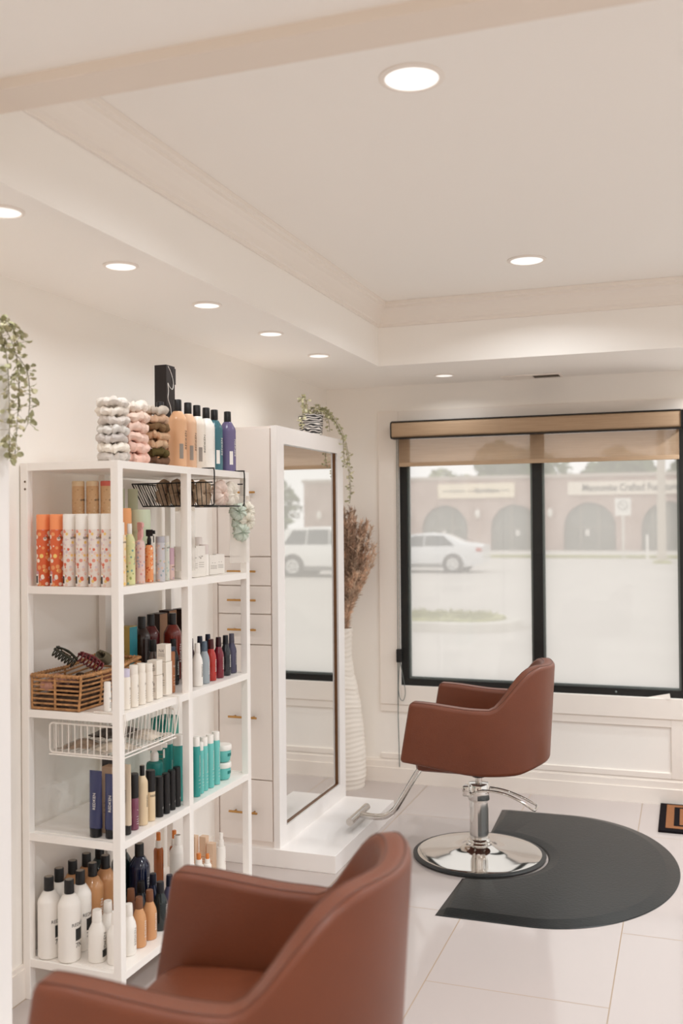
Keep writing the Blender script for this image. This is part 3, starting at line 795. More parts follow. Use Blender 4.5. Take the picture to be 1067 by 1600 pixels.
def product(kind, lx, ly, lev, r, h, body, cap, label, cat='bottle', group=None, rz=0, brand=None, lab=None, ink=None, capr=None, caph=None, pattern=None, name=None, lift=0):
    nm = name or {'litre': 'shampoo_bottle', 'small': 'shampoo_bottle', 'can': 'spray_can', 'tube': 'squeeze_tube', 'jar': 'cosmetic_jar', 'box': 'product_box', 'pump': 'spray_bottle', 'trigger': 'trigger_spray_bottle', 'cyl': 'cosmetic_bottle', 'vial': 'cosmetic_bottle'}[kind]
    p = sw(lx, ly, LV[lev]+.0015+lift)
    t = thing(nm, label, cat, p, TH+rz, group)
    ink = ink or C_ink; z0 = 0
    def lath(n_, prof, m, par=t, seg=24, sq=0, **k):
        b = bmesh.new(); lathe(b, prof, seg, sq=sq); return finish(n_, b, m, par, smooth=True, **k)
    if kind == 'litre':
        hs = h*.675
        lath('bottle_body', [(r*.93, 0), (r*.985, .003), (r, .007), (r, hs), (r*.985, hs+.006), (r*.93, hs+.013), (r*.56, h*.815), (r*.50, h*.825), (r*.45, h*.828)], body, seg=32)
        lath('cap', [(r*.41, h*.828), (r*.44, h*.832), (r*.43, h*.992), (r*.40, h)], cap)
        lath('cap_disc', [(r*.33, h*.9995), (r*.33, h*1.003)], mat('cap_top', (150, 140, 128), .4))
        b = bmesh.new()
        if lab: wrap_text(b, brand or 'REDKEN', r*.42, r+.0006, LA, h*.46); wrap_text(b, '7N', r*.62, r+.0006, LA-.05, h*.20)
        else: wrap_text(b, brand or 'REDKEN', r*.55, r+.0006, LA, h*.40, vertical=True)
        finish('brand_print', b, ink, t)
        if lab: b = bmesh.new(); arc_patch(b, r+.0005, LA-.42, LA+.42, h*.26, h*.41); finish('label_patch', b, lab, t)
        elif lev == 0 and pattern is None: b = bmesh.new(); arc_patch(b, r+.0004, LA-.9, LA-.45, h*.12, h*.34); finish('label_patch', b, C_lab if 'teal' in label or 'purple' in label else C_inkl, t)
    elif kind == 'small':
        hs = h*.62
        lath('bottle_body', [(r*.93, 0), (r, .003), (r, hs*.86), (r*.90, hs), (r*.52, h*.76), (r*.50, h*.78)], body, seg=24)
        lath('cap', [(r*.52, h*.765), (r*.56, h*.775), (r*.50, h*.975), (r*.47, h)], cap)
        b = bmesh.new(); wrap_text(b, brand or 'REDKEN', r*.62, r+.0006, LA, h*.36, vertical=True); finish('brand_print', b, ink, t)
        if lab: b = bmesh.new(); arc_patch(b, r+.0005, LA-.42, LA+.42, h*.10, h*.24); finish('label_patch', b, lab, t)
    elif kind == 'can':
        ch = caph or .17; cr = (capr or .97)*r
        lath('can_body', [(r*.96, 0), (r, .003), (r, h*(1-ch)-.003), (r*.97, h*(1-ch))], body)
        lath('cap', [(cr, h*(1-ch)), (cr, h-.004), (cr*.93, h)], cap)
        b = bmesh.new(); wrap_text(b, brand or 'amika', r*.62, r+.0006, LA, h*(1-ch)*(.5 if len(brand or '') > 6 else (.30 if brand == '17' else .86)), vertical=len(brand or '') > 6)
        if lab: arc_patch(b, r+.0006, -1.9-.28, -1.9+.28, .010, .034)
        finish('brand_print', b, ink, t)
        if lab: b = bmesh.new(); arc_patch(b, r+.0004, -1.9-.42, -1.9+.42, .006, .040); finish('barcode_panel', b, lab, t)
    elif kind == 'cyl':
        ch = caph or .30; cr = (capr or .9)*r
        lath('bottle_body', [(r*.95, 0), (r, .003), (r, h*(1-ch)-.008), (r*.8, h*(1-ch))], body)
        lath('cap', [(cr, h*(1-ch)-.002), (cr, h-.003), (cr*.92, h)], cap)
        b = bmesh.new(); wrap_text(b, brand or 'N4', r*(.62 if len(brand or '') > 6 else .8), r+.0006, LA, h*(1-ch)*.62, vertical=len(brand or '') > 6)
        for q in (.40, .32, .25, .18): arc_patch(b, r+.0005, LA-.45, LA+.35, h*(1-ch)*q, h*(1-ch)*q+.0012)
        finish('brand_print', b, ink, t)
    elif kind == 'tube':
        b = bmesh.new(); rings = []
        n = 24
        for k in range(9):
            u = k/8; z = h*(.13+.87*u)
            rx = r*(1+.02*u); ry = r*.62*(1-u)**.6+.0015 if u > .15 else r*.72
            rings.append([b.verts.new((rx*math.cos(2*PI*i/n), ry*math.sin(2*PI*i/n), z)) for i in range(n)])
        for a, c in zip(rings, rings[1:]):
            for i in range(n): b.faces.new((a[i], a[(i+1) % n], c[(i+1) % n], c[i]))
        b.faces.new(rings[0][::-1]); b.faces.new(rings[-1]); finish('tube_body', b, body, t, smooth=True)
        lath('cap', [(r*.80, 0), (r*.86, .002), (r*.86, h*.135)], cap)
        b = text_bm(brand or 'REDKEN', r*.62, .0002)
        for v in b.verts:
            x, y = v.co.x, v.co.y; x, y = -y, x
            v.co = Vector((x+r*.2, -(r*.72*(1-.5*max(0, (y/h+.35)-.15))+.0012+v.co.z), h*.55+y))
        finish('brand_print', b, ink, t)
    elif kind == 'jar':
        lath('jar_body', [(r*.70, 0), (r*.86, .006), (r*.96, h*.42), (r*.95, h*.70)], body, seg=28)
        lath('lid', [(r*1.0, h*.69), (r*1.03, h*.72), (r*1.03, h*.95), (r*.97, h)], cap, seg=28)
        b = bmesh.new(); arc_patch(b, r*.975, LA-.5, LA+.3, h*.35, h*.52); finish('brand_print', b, ink, t)
    elif kind == 'box':
        w, d = (r, capr or r)
        boxo('carton', (-w, w, -d, d, 0, h), body, t, bev=.0008)
        if lab: boxo('side_panel', (w+.0001, w+.0007, -d*.98, d*.98, .002, h-.002), lab, t)
        b = text_bm(brand or '- -', min(r, d)*.9, .0002)
        for v in b.verts: v.co = Vector((v.co.x, -d-.0006-v.co.z, h*.62+v.co.y))
        for q in (.45, .38, .31): box(b, -w*.7, w*.7, -d-.0006, -d-.0001, h*q, h*q+.0014)
        finish('brand_print', b, ink, t)
    elif kind in ('pump', 'trigger'):
        hb = h*.70
        lath('bottle_body', [(r*.94, 0), (r, .003), (r, hb*.90), (r*.9, hb*.96), (r*.45, hb)], body)
        if kind == 'pump':
            lath('collar', [(r*.62, hb-.004), (r*.66, hb+.004), (r*.60, h*.84)], C_white)
            lath('pump_cap', [(r*.44, h*.84), (r*.44, h*.985), (r*.38, h)], cap, label='coloured pump top')
        else:
            lath('collar', [(r*.5, hb-.002), (r*.5, h*.80), (r*.35, h*.84)], cap)
            b = bmesh.new(); box(b, -r*.3, r*.3, -r*.95, r*.75, h*.86, h*.985, bev=r*.12); box(b, -r*.25, r*.25, -r*1.5, -r*.9, h*.90, h*.97, bev=r*.06); box(b, -r*.3, r*.3, -r*.3, r*.3, h*.82, h*.87)
            finish('spray_head', b, cap, t)
            b = bmesh.new(); box(b, -r*.22, r*.22, -r*1.1, -r*.95, h*.74, h*.87, M=Matrix.Translation((0, -r*.1, 0))); finish('trigger_lever', b, cap, t)
        b = bmesh.new(); wrap_text(b, brand or '- = -', r*.7, r+.0006, LA, hb*.5, vertical=True); finish('brand_print', b, ink, t)
    return t

# --- top board
f_peach = P('peach_shampoo', (226, 178, 138), rough=.22, spec=.6); f_peach2 = P('pale_peach_shampoo', (222, 184, 152), rough=.25)
G = 'litre bottles on the top board'
for a in [('litre', .245, .500, .032, .25, f_peach, C_black, 'clear peach litre bottle with black cap, nearest of the row on the top board'),
          ('litre', .326, .566, .033, .25, f_peach2, C_black, 'second peach litre bottle on the top board, in front of the black box'),
          ('litre', .315, .655, .034, .25, P('pearl_white', (233, 224, 212), rough=.3), C_black, 'pearl white bottle on the top board, between the peach and the pure white one'),
          ('litre', .309, .742, .034, .25, C_white, C_black, 'pure white litre bottle on the top board beside the teal one'),
          ('litre', .304, .820, .034, .25, P('teal_blue', (66, 112, 122), rough=.25), C_black, 'teal blue litre bottle on the top board beside the purple one'),
          ('litre', .321, .903, .034, .25, P('muted_purple', (112, 102, 140), rough=.25), C_black, 'purple litre bottle at the far end of the top board'),
          ('litre', .338, .468, .034, .25, f_peach, C_black, 'peach litre bottle at the front edge of the top board, beside the brown scrunchies')]:
    k, lx, ly, r, h, bo_, ca, lb = a
    product(k, lx, ly, 0, r, h, bo_, ca, lb, group=G, ink=C_inkw if 'teal' in lb or 'purple' in lb else C_ink)
bx = thing('hair_tool_box', 'tall black carton with a white script swirl standing on the top board', 'box', sw(.215, .585, LV[0]+.0015), TH)
boxo('carton', (-.026, .026, -.032, .032, 0, .40), P('black_card', (34, 28, 28), rough=.35), bx, bev=.001)
b = bmesh.new(); tube(b, smooth_path([(.0268, -.02, .395), (.0268, .004, .37), (.0268, .018, .335), (.0268, .012, .31), (.0268, -.010, .318), (.0268, -.022, .33), (.0268, -.018, .30), (.0268, -.022, .27), (.0268, -.004, .24), (.0268, .004, .20)], 5), .0016, 5); finish('script_swirl', b, C_inkw, bx)
boxo('hang_tab', (.0262, .0275, .010, .036, .33, .392), P('black_card', (34, 28, 28), rough=.35), bx)

def fur_mat(name, rgb):
    return mat(name, rgb, .95, spec=.1, var=.12, scale=50, bump=1, bscale=380)
def scrunchie(p, R, r, m, label, seed, tilt=(0, 0), group='rolled scrunchies stacked on the top board', name='scrunchie', squash=1.0):
    rnd = random.Random(seed); b = bmesh.new(); nu, nv = 44, 12; g = []
    nf = rnd.randint(8, 12); ph = rnd.uniform(0, 6)
    for i in range(nu):
        a = 2*PI*i/nu; row = []
        ruf = 1+.16*math.sin(nf*a+ph)+.10*math.sin(17*a+ph*2)
        for j in range(nv):
            t = 2*PI*j/nv
            q = Vector((math.cos(a)*9, math.sin(a)*9, t*2+seed)); nz = 1+.16*noise.noise(q)
            rr = r*ruf*nz
            zw = .0035*math.sin(3*a+seed)+.002*math.sin(7*a+seed*2); row.append(b.verts.new(((R+rr*1.15*math.cos(t))*math.cos(a), (R+rr*1.15*math.cos(t))*math.sin(a), rr*math.sin(t)*squash+zw)))
        g.append(row)
    for i in range(nu):
        for j in range(nv): b.faces.new((g[i][j], g[(i+1) % nu][j], g[(i+1) % nu][(j+1) % nv], g[i][(j+1) % nv]))
    o = finish(name, b, m, smooth=True); o.location = p; o.rotation_euler = (tilt[0], tilt[1], TH if abs(tilt[1]) > 1 else (.9 if abs(tilt[0]) > 1 else rnd.uniform(0, 6)))
    tag(o, label, 'scrunchie', group); return o
gy = [(226, 219, 211), (238, 230, 220), (218, 210, 203), (228, 225, 220), (208, 201, 196), (244, 236, 225), (212, 205, 199)]
o_ = ['top', 'second from the top', 'third from the top', 'fourth from the top', 'fifth from the top', 'sixth from the top', 'bottom']
def stack(lx, ly, R, r, cols, word, n, dz, sd):
    for k in range(n):
        i = n-1-k
        place = 'bottom' if k == 0 else o_[i]
        scrunchie(sw(lx+.003*math.sin(k*2.1), ly+.003*math.cos(k*1.7), LV[0]+r*1.02+k*dz), R, r, fur_mat('fluffy_%d_%d_%d' % cols[i], cols[i]), '%s scrunchie, %s of the %s stack' % ({'grey': 'soft grey', 'pink': 'fluffy pink', 'brown': 'mixed cream and brown'}[word], place, {'grey': 'left', 'pink': 'middle', 'brown': 'right'}[word]), sd+k, squash=.88)
stack(.312, .085, .034, .0165, gy, 'grey', 7, .0305, 10)
pk = [(248, 236, 226), (248, 222, 208), (247, 216, 202), (246, 214, 200), (244, 208, 194), (242, 204, 190)]
stack(.312, .200, .036, .0190, pk, 'pink', 6, .0355, 30)
br_ = [(206, 196, 184), (220, 186, 158), (130, 104, 76), (214, 178, 146), (216, 184, 152), (96, 84, 52), (120, 92, 74)]
stack(.328, .325, .031, .0158, br_, 'brown', 7, .0300, 50)

# --- second board
F_or = floral('floral_orange', (216, 100, 56), [(240, 226, 210), (228, 156, 100), (238, 220, 205), (206, 150, 160), (238, 204, 120)], 62, .46)
F_wh = floral('floral_white', (230, 220, 212), [(216, 110, 80), (228, 200, 186), (214, 196, 200), (236, 200, 120), (226, 150, 130)], 72, .42)
F_ye = floral('floral_yellow', (236, 214, 180), [(240, 200, 110), (236, 224, 200), (232, 180, 140)], 70, .36)
F_gr = floral('floral_green', (214, 214, 160), [(150, 160, 90), (120, 160, 150), (232, 220, 170), (220, 190, 150)], 85, .32)
F_pk = floral('floral_pink', (226, 196, 190), [(190, 170, 190), (226, 180, 160), (214, 150, 150), (170, 175, 190)], 85, .34)
F_bl = floral('floral_blue', (198, 196, 200), [(140, 160, 170), (226, 190, 160), (220, 214, 200), (170, 180, 150)], 85, .34)
F_or2 = floral('floral_orange_small', (236, 160, 104), [(240, 220, 196), (214, 90, 44), (236, 130, 60)], 100, .34)
C_orc = P('cap_orange', (244, 152, 100), rough=.35); C_pinkc = P('cap_pink', (226, 170, 168), rough=.35)
for i, (lx, ly, m, c, lb) in enumerate([(.069, .031, F_or, C_orc, 'orange floral hairspray can with orange cap, leftmost on the second board'), (.124, .031, F_or, C_orc, 'orange floral hairspray can, second from the left on the second board'),
        (.176, .031, F_wh, C_white, 'white capped floral can beside the orange ones'), (.226, .031, F_wh, C_white, 'white capped floral can, second right of the orange ones'),
        (.276, .031, F_wh, C_white, 'white capped floral can, third right of the orange ones'), (.325, .031, F_wh, C_white, 'white capped floral can half behind the white front post')]):
    product('can', lx, ly, 1, .0225, .241, m, c, lb, cat='spray can', group='tall floral spray cans', caph=.215, capr=1.0, lab=C_lab, rz=-.2, ink=C_ink)
F_kr = floral('kraft_print', (214, 178, 134), [(200, 160, 116), (222, 190, 150), (190, 150, 110)], 90, .3)
for lx, ly, c, w in ((.115, .165, P('kraft_cap', (230, 208, 172), rough=.6), 'left'), (.160, .185, P('kraft_cap', (230, 208, 172), rough=.6), 'middle'), (.205, .205, P('coral_cap', (214, 110, 96), rough=.5), 'right')):
    product('can', lx, ly, 1, .0215, .357, F_kr, c, 'tall tan printed canister at the back, %s of the three behind the white caps' % w, cat='canister', group='tan canisters behind the spray cans', caph=.05, capr=1.0, name='canister')
C_sage = P('sage_green', (196, 202, 176), rough=.5)
for lx, ly, w in ((.130, .400, 'left'), (.158, .445, 'right')):
    product('tube', lx, ly, 1, .018, .337, C_sage, C_sage, 'pale sage tube standing at the back above the jars, %s one' % w, cat='tube', brand='amika', rz=.5)
product('jar', .225, .275, 1, .029, .262, P('peach_jar', (236, 178, 132), rough=.5), P('peach_lid', (240, 172, 116), rough=.5), 'peach orange tub with flat lid behind the floral bottles', cat='tub', name='product_tub')
product('jar', .240, .365, 1, .036, .257, P('mint_jar', (206, 220, 190), rough=.5), P('mint_lid', (212, 224, 198), rough=.5), 'pale mint tub with flat lid beside the peach tub', cat='tub', name='product_tub')
product('can', .340, .085, 1, .0165, .212, F_ye, C_white, 'pale yellow floral bottle just right of the front post', caph=.2, capr=.7, name='floral_bottle')
product('litre', .332, .150, 1, .0185, .207, F_gr, C_white, 'green floral bottle with white domed cap on the second board', brand='amika', name='floral_bottle')
product('trigger', .327, .222, 1, .0170, .215, F_pk, C_pinkc, 'pink floral bottle with pink spray head on the second board', brand='amika', rz=1.0)
product('trigger', .322, .290, 1, .0145, .188, F_or2, C_black, 'small orange bottle with black spray head on the second board', brand='amika', rz=1.9)
product('can', .343, .330, 1, .0165, .160, F_bl, P('slate_cap', (176, 176, 184), rough=.4), 'blue grey floral can beside the small orange spray bottle', cat='spray can', caph=.14)
product('can', .331, .385, 1, .0150, .161, floral('floral_mint', (206, 206, 196), [(170, 190, 185), (222, 214, 196)], 90, .34), P('grey_cap', (206, 202, 196), rough=.4), 'pale mint floral can left of the lilac capped one', cat='spray can', caph=.14)
product('can', .321, .437, 1, .0150, .116, F_pk, P('lilac', (206, 172, 186), rough=.4), 'short can with tall lilac cap beside the middle post', cat='spray can', caph=.52)
W2 = 'white care bottles on the second board'
for i, (lx, ly, r, h, lb) in enumerate([(.300, .535, .022, .118, 'short white bottle right of the middle post on the second board'), (.325, .592, .0215, .112, 'white labelled bottle in front, second right of the middle post'), (.322, .648, .0215, .118, 'white labelled bottle in front, third right of the middle post'), (.314, .705, .022, .122, 'white bottle in front of the white domed jar')]):
    product('box' if i in (1, 2) else 'cyl', lx, ly, 1, r*.92, h, C_white, P('blush_cap', (220, 208, 204), rough=.4), lb, cat='bottle' if i not in (1, 2) else 'box', group=W2, ink=C_inkl, brand='OLAPLEX' if i not in (1, 2) else 'Nº', rz=.9)
product('cyl', .250, .760, 1, .024, .150, P('frosted', (232, 226, 218), rough=.4), P('frost_cap', (226, 216, 210), rough=.4), 'frosted domed bottle at the back of the second board', ink=C_inkl, caph=.35, capr=1.0)
product('box', .312, .775, 1, .019, .078, C_white, C_white, 'small white carton under the hanging green scrunchies, left one', cat='box', ink=C_inkl, rz=.9, group=W2)
product('box', .308, .838, 1, .019, .080, C_white, C_white, 'small white carton under the hanging green scrunchies, right one', cat='box', ink=C_inkl, rz=.9, group=W2)

# black hanging basket under the top board
hb = thing('hanging_wire_basket', 'black wire basket hooked under the top board holding scrunchies', 'basket', sw(0, 0, 0), TH)
y0, y1, x0, x1, zt, zb = .640, .900, .03, .392, 1.752, 1.662
b = bmesh.new(); R_ = .0028
for y in (y0, y1):
    tube(b, smooth_path([(.25, y, 1.806), (.385, y, 1.806), (.396, y, 1.802), (.398, y, 1.78)], 3)+[Vector((.396, y, zb+.01))]+smooth_path([(.394, y, zb+.003), (.386, y, zb)], 2)+[Vector((x0+.05, y, zb)), Vector((x0, y, zt))], R_, 8)
tube(b, [(x0, y0, zt), (x0, y1, zt)], R_, 8); tube(b, [(x1-.004, y0, zb), (x1-.004, y1, zb)], R_, 8)
tube(b, [(x0, y0, zt), (.39, y0, zt)], .0024, 8); tube(b, [(x0, y1, zt), (.39, y1, zt)], .0024, 8)
finish('frame', b, M_blackm, hb, smooth=True)
b = bmesh.new()
for k in range(1, 16):
    x = x0+.05+(x1-x0-.06)*k/16
    for y in (y0, y1): tube(b, [(x-.045*(1-k/16), y, zt), (x, y, zb)], .0016, 6)
    tube(b, [(x, y0, zb), (x, y1, zb)], .0016, 6)
for k in range(1, 14):
    y = y0+(y1-y0)*k/14; tube(b, [(x0, y, zt), (x0+.05, y, zb)], .0016, 6)
finish('wires', b, M_blackm, hb, smooth=True)
G2 = 'scrunchies in the black hanging basket'
cc = [(.135, .715, (196, 172, 150), 'taupe'), (.190, .715, (186, 162, 138), 'taupe'), (.248, .71, (190, 166, 142), 'taupe'), (.312, .700, (206, 184, 160), 'beige'), (.361, .757, (238, 220, 210), 'blush'), (.361, .852, (244, 238, 228), 'cream'), (.25, .82, (226, 208, 184), 'sand')]
pos = ['deepest in the basket', 'second deepest in the basket', 'behind the middle post in the basket', 'by the front hook of the basket', 'in the middle of the basket opening', 'at the far end of the basket opening', 'behind the blush one in the basket']
for i, (lx, ly, c, w) in enumerate(cc):
    Rk = .027 if i in (3, 4, 5) else .031
    scrunchie(sw(lx, ly, zb+.0225+Rk), Rk, .0195, fur_mat('fluffy_%d_%d_%d' % c, c), '%s scrunchie standing %s' % (w, pos[i]), 70+i, tilt=(0, PI/2), group=G2)
# clear hanging packets
def bag(lx, ly, ztop, w, h, rgb, label, n=5, m=None, seed=0):
    t = thing('hanging_packet', label, 'packet', sw(lx, ly, ztop-h), TH+.75)
    b = bmesh.new(); rnd = random.Random(seed)
    for s in (-1, 1):
        g = []
        for j in range(9):
            row = []
            for i in range(7):
                u = -w/2+w*i/6; v = h*j/8; d = .012*math.sin(PI*i/6)*math.sin(PI*min(1, (j+.3)/8.6))*(1+.3*rnd.uniform(-1, 1))
                row.append(b.verts.new((u, s*d, v)))
            g.append(row)
        for j in range(8):
            for i in range(6): b.faces.new((g[j][i], g[j][i+1], g[j+1][i+1], g[j+1][i]))
    finish('clear_wrapper', b, M_bag, t, smooth=True)
    boxo('header_strip', (-w/2, w/2, -.001, .001, h-.012, h+.004), P('header_card', (226, 218, 206), rough=.6), t)
    return t
bag(.345, .505, 1.652, .075, .235, None, 'clear plastic packet hanging below the black basket by the middle post', seed=1)
bag(.372, .905, 1.70, .085, .27, None, 'clear packet of pale green scrunchies hanging at the far end of the shelf', seed=2)
for k, (dx, dy, zz) in enumerate([(-.004, -.012, 1.640), (.004, .012, 1.645), (-.006, 0, 1.590), (.006, .010, 1.600), (0, -.004, 1.555)]):
    scrunchie(sw(.384+dx*2, .905+dy*2, zz), .019, .0155, fur_mat('fluffy_mint', (206, 216, 204)) if k != 1 and k != 3 else fur_mat('fluffy_cream', (234, 230, 218)), ['pale green scrunchie at the top left of the hanging packet', 'cream scrunchie at the top right of the hanging packet', 'pale green scrunchie in the middle of the hanging packet', 'cream scrunchie at the right of the hanging packet', 'pale green scrunchie at the bottom of the hanging packet'][k], 90+k, tilt=(PI/2, 0), group='scrunchies in the clear hanging packet')

# --- third board: seagrass basket with claw clips
wb = thing('seagrass_basket', 'woven seagrass basket of hair accessories at the left of the third board', 'basket', sw(.035, .012, LV[2]+.0015), TH)
b = bmesh.new(); bw, bl, bh = .185, .36, .125
def rim(y, z): return z+.020*sstep((y-.18)/.2)
for k in range(8):
    z = .006+k*.0155+(.002 if k == 3 else 0)
    pts = [(0, 0, z), (bw, 0, z)]+[(bw+.010*z/.1, bl*q/6, rim(bl*q/6, z) if k > 5 else z+(.020*sstep((bl*q/6-.18)/.2))*k/8) for q in range(1, 7)]+[(0, bl, z+.02*k/8), (0, bl*.5, z)]
    tube(b, pts, .0036 if k < 7 else .006, 6, closed=True)
finish('woven_strand', b, M_wicker, wb, smooth=True)
b = bmesh.new()
for k in range(70):
    u = k/70*(bw+bl*2+bw); 
    x, y = (u, 0) if u < bw else ((bw, u-bw) if u < bw+bl else ((bw-(u-bw-bl), bl) if u < 2*bw+bl else (0, bl-(u-2*bw-bl))))
    zz = rim(min(bl, max(0, y)), .006+7*.0155)
    tube(b, [(x-.003, y, zz-.007), (x, y-.0065, zz), (x+.003, y, zz+.0065)], .0028, 5)
finish('wrapped_rim', b, M_wicker, wb, smooth=True)
for x, y in [(0, 0), (bw*.5, 0), (bw, 0), (0, bl), (bw, bl), (bw, bl*.33), (bw, bl*.66), (0, bl*.5), (bw*.5, bl)]:
    b = bmesh.new(); tube(b, [(x, y, .002), (x+(.008 if x == bw else 0), y, bh*.5), (x+(.01 if x == bw else 0), y, bh-.005)], .0042, 6)
    finish('upright_stake', b, M_wicker, wb, smooth=True)
boxo('basket_base', (0, bw, 0, bl, 0, .005), M_wicker, wb)
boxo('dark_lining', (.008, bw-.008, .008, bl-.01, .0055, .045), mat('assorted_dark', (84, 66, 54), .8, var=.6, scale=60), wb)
def claw(p, rz, tilt, L, m, label):
    t = thing('hair_claw', label, 'hair clip', p, rz, 'hair claws in the seagrass basket'); t.rotation_euler = (tilt, .55, rz)
    for s in (-1, 1):
        b = bmesh.new()
        tube(b, smooth_path([(-L/2, s*.006, .014), (0, s*.012, .020), (L/2, s*.006, .014)], 4), .0045, 8)
        n = 7
        for k in range(n):
            x = -L/2+L*(k+.5)/n
            tube(b, smooth_path([(x, s*.010, .018), (x, s*.020, .008), (x, s*.016, -.008), (x, -s*.004, -.014)], 3), .0028, 6)
        finish('claw_jaw', b, m, t, smooth=True)
    b = bmesh.new(); tube(b, [(-L*.2, 0, .020), (L*.2, 0, .020)], .004, 8); finish('hinge', b, M_brushed, t)
claw(sw(.105, .095, 1.140), .3, .5, .085, P('olive_plastic', (44, 46, 34), rough=.25), 'dark olive hair claw resting on the basket at the left')
claw(sw(.165, .155, 1.115), .9, -.5, .095, P('burgundy_plastic', (112, 36, 40), rough=.3), 'burgundy hair claw resting on the basket')
claw(sw(.165, .235, 1.120), 1.6, .3, .05, P('grey_plush', (120, 112, 92), rough=.9), 'small grey green hair claw behind the burgundy one')
scrunchie(sw(.095, .045, 1.062), .026, .014, fur_mat('fluffy_mauve', (176, 132, 116)), 'mauve scrunchie tucked in the front of the seagrass basket', 120, tilt=(.4, 0), group='scrunchies in the seagrass basket')
for k, (lx, ly, c, w) in enumerate([(.085, .120, (128, 98, 90), 'brown'), (.15, .06, (60, 46, 44), 'dark'), (.16, .30, (150, 104, 84), 'rust'), (.09, .25, (96, 80, 70), 'grey brown')]):
    scrunchie(sw(lx, ly, 1.035), .026, .016, fur_mat('fluffy_b%d' % k, c), '%s scrunchie inside the seagrass basket' % w, 130+k, tilt=(.3, .2), group='scrunchies in the seagrass basket')
product('cyl', .300, .060, 2, .0125, .097, C_white, C_white, 'tiny white bottle with black print right of the seagrass basket', brand='N3', ink=C_black)
# olive and teal carton, big dark bottles
product('box', .120, .460, 2, .026, .235, P('olive_card', (176, 152, 84), rough=.5), None, 'olive and teal hanging carton behind the seagrass basket', cat='box', lab=P('teal_card', (36, 128, 142), rough=.4), brand='- -', ink=P('olive_ink', (130, 112, 60), rough=.6))
D = 'big dark bottles at the back of the third board'
M_espr = P('espresso', (44, 30, 28), rough=.2, coat=.4); M_amb = P('amber_red', (120, 38, 26), rough=.15, coat=.5); M_gar = P('garnet', (84, 24, 26), rough=.15, coat=.5)
product('litre', .120, .560, 2, .0345, .262, M_espr, C_black, 'espresso brown litre bottle with black cap on the third board', group=D, ink=C_inkw)
product('litre', .105, .650, 2, .0345, .262, M_gar, C_black, 'garnet red litre bottle with black cap on the third board', group=D, ink=C_inkw)
product('litre', .165, .715, 2, .0355, .262, M_amb, C_black, 'amber red litre bottle with black cap on the third board', group=D, ink=C_inkw)
for lx, ly, h, w in ((.07, .765, .255, 'left'), (.07, .84, .262, 'middle'), (.09, .915, .262, 'right')):
    product('box', lx, ly, 2, .024, h, P('dark_carton', (52, 36, 30), rough=.4), None, 'dark carton with kraft edge at the back wall of the third board, %s one' % w, cat='box', capr=.030, lab=P('kraft_card', (150, 112, 82), rough=.6), ink=P('copper_ink', (190, 150, 120), rough=.4), group='dark cartons at the back of the third board')
product('small', .205, .500, 2, .026, .182, P('smoky_brown', (56, 40, 34), rough=.15, coat=.5), C_black, 'small smoky brown bottle in front of the espresso one', ink=C_inkw)
product('small', .235, .600, 2, .022, .175, P('black_gloss', (26, 22, 22), rough=.15, coat=.5), C_black, 'small glossy black bottle in front of the amber bottle', ink=C_inkw)
WW = 'white treatment bottles on the third board'
C_bone = P('bone_white', (240, 233, 222), rough=.4)
rows = [('cyl', .337, .110, .0170, .134, C_bone, P('lilac_cap', (206, 200, 220), rough=.4), 'white treatment bottle with lilac cap right of the front post', .18),
        ('cyl', .340, .156, .0165, .141, C_bone, C_bone, 'white treatment bottle second from the front post', .2),
        ('cyl', .338, .206, .0165, .140, C_bone, C_bone, 'white treatment bottle third from the front post', .2),
        ('cyl', .336, .256, .0165, .133, C_bone, C_bone, 'white treatment bottle fourth from the front post', .2),
        ('box', .322, .322, .0200, .082, C_bone, C_bone, 'short white carton left of the stacked cartons', .2),
        ('box', .318, .392, .0210, .120, C_bone, C_bone, 'white carton in front of the tan bottle on the third board', .2)]
for k, lx, ly, r, h, bo_, ca, lb, ch_ in rows:
    product(k, lx, ly, 2, r, h, bo_, ca, lb, cat='bottle' if k == 'cyl' else 'box', group=WW, ink=C_inkl, caph=ch_, brand='N4', rz=.35 if k == 'cyl' else 0)
product('box', .322, .322, 2, .0195, .052, C_bone, None, 'small white carton stacked on the short white carton', cat='box', group=WW, ink=C_inkl, lift=.0835, brand='N4')
product('box', .318, .392, 2, .0190, .062, C_bone, None, 'small white carton on top of the taller white carton', cat='box', group=WW, ink=C_inkl, lift=.1215, brand='N4')
product('cyl', .318, .440, 2, .0155, .168, P('caramel', (170, 110, 72), rough=.3), P('navy_cap', (48, 62, 80), rough=.4), 'slim caramel bottle with navy cap beside the middle post', caph=.08, capr=1.1, ink=C_inkw)
S3 = 'small bottles along the edge of the third board'
for lx, ly, r, m, c, lb, ik in [(.340, .600, .0205, C_white, C_white, 'small white bottle nearest in the edge row right of the middle post', C_ink),
        (.336, .663, .0205, P('mist_blue', (160, 170, 176), rough=.25), P('slate_blue_cap', (88, 104, 120), rough=.35), 'misty blue bottle with slate cap in the edge row', C_inkw),
        (.328, .732, .021, P('bright_red', (178, 44, 34), rough=.15, coat=.4), P('maroon_cap', (74, 26, 28), rough=.3), 'bright red bottle in the edge row of the third board', C_inkw),
        (.325, .801, .0215, P('wine', (118, 20, 40), rough=.15, coat=.4), P('dark_maroon_cap', (52, 22, 28), rough=.3), 'wine red bottle in the edge row of the third board', C_inkw),
        (.322, .868, .0215, P('ink_black', (28, 32, 40), rough=.2, coat=.4), P('ink_cap', (26, 28, 34), rough=.3), 'black bottle in the edge row beside the slate purple one', C_inkw),
        (.317, .932, .0210, P('slate_purple', (82, 80, 104), rough=.3), P('slate_cap2', (88, 86, 100), rough=.35), 'slate purple bottle last in the edge row of the third board', C_inkw)]:
    product('small', lx, ly, 2, r, .162, m, c, lb, group=S3, ink=ik)
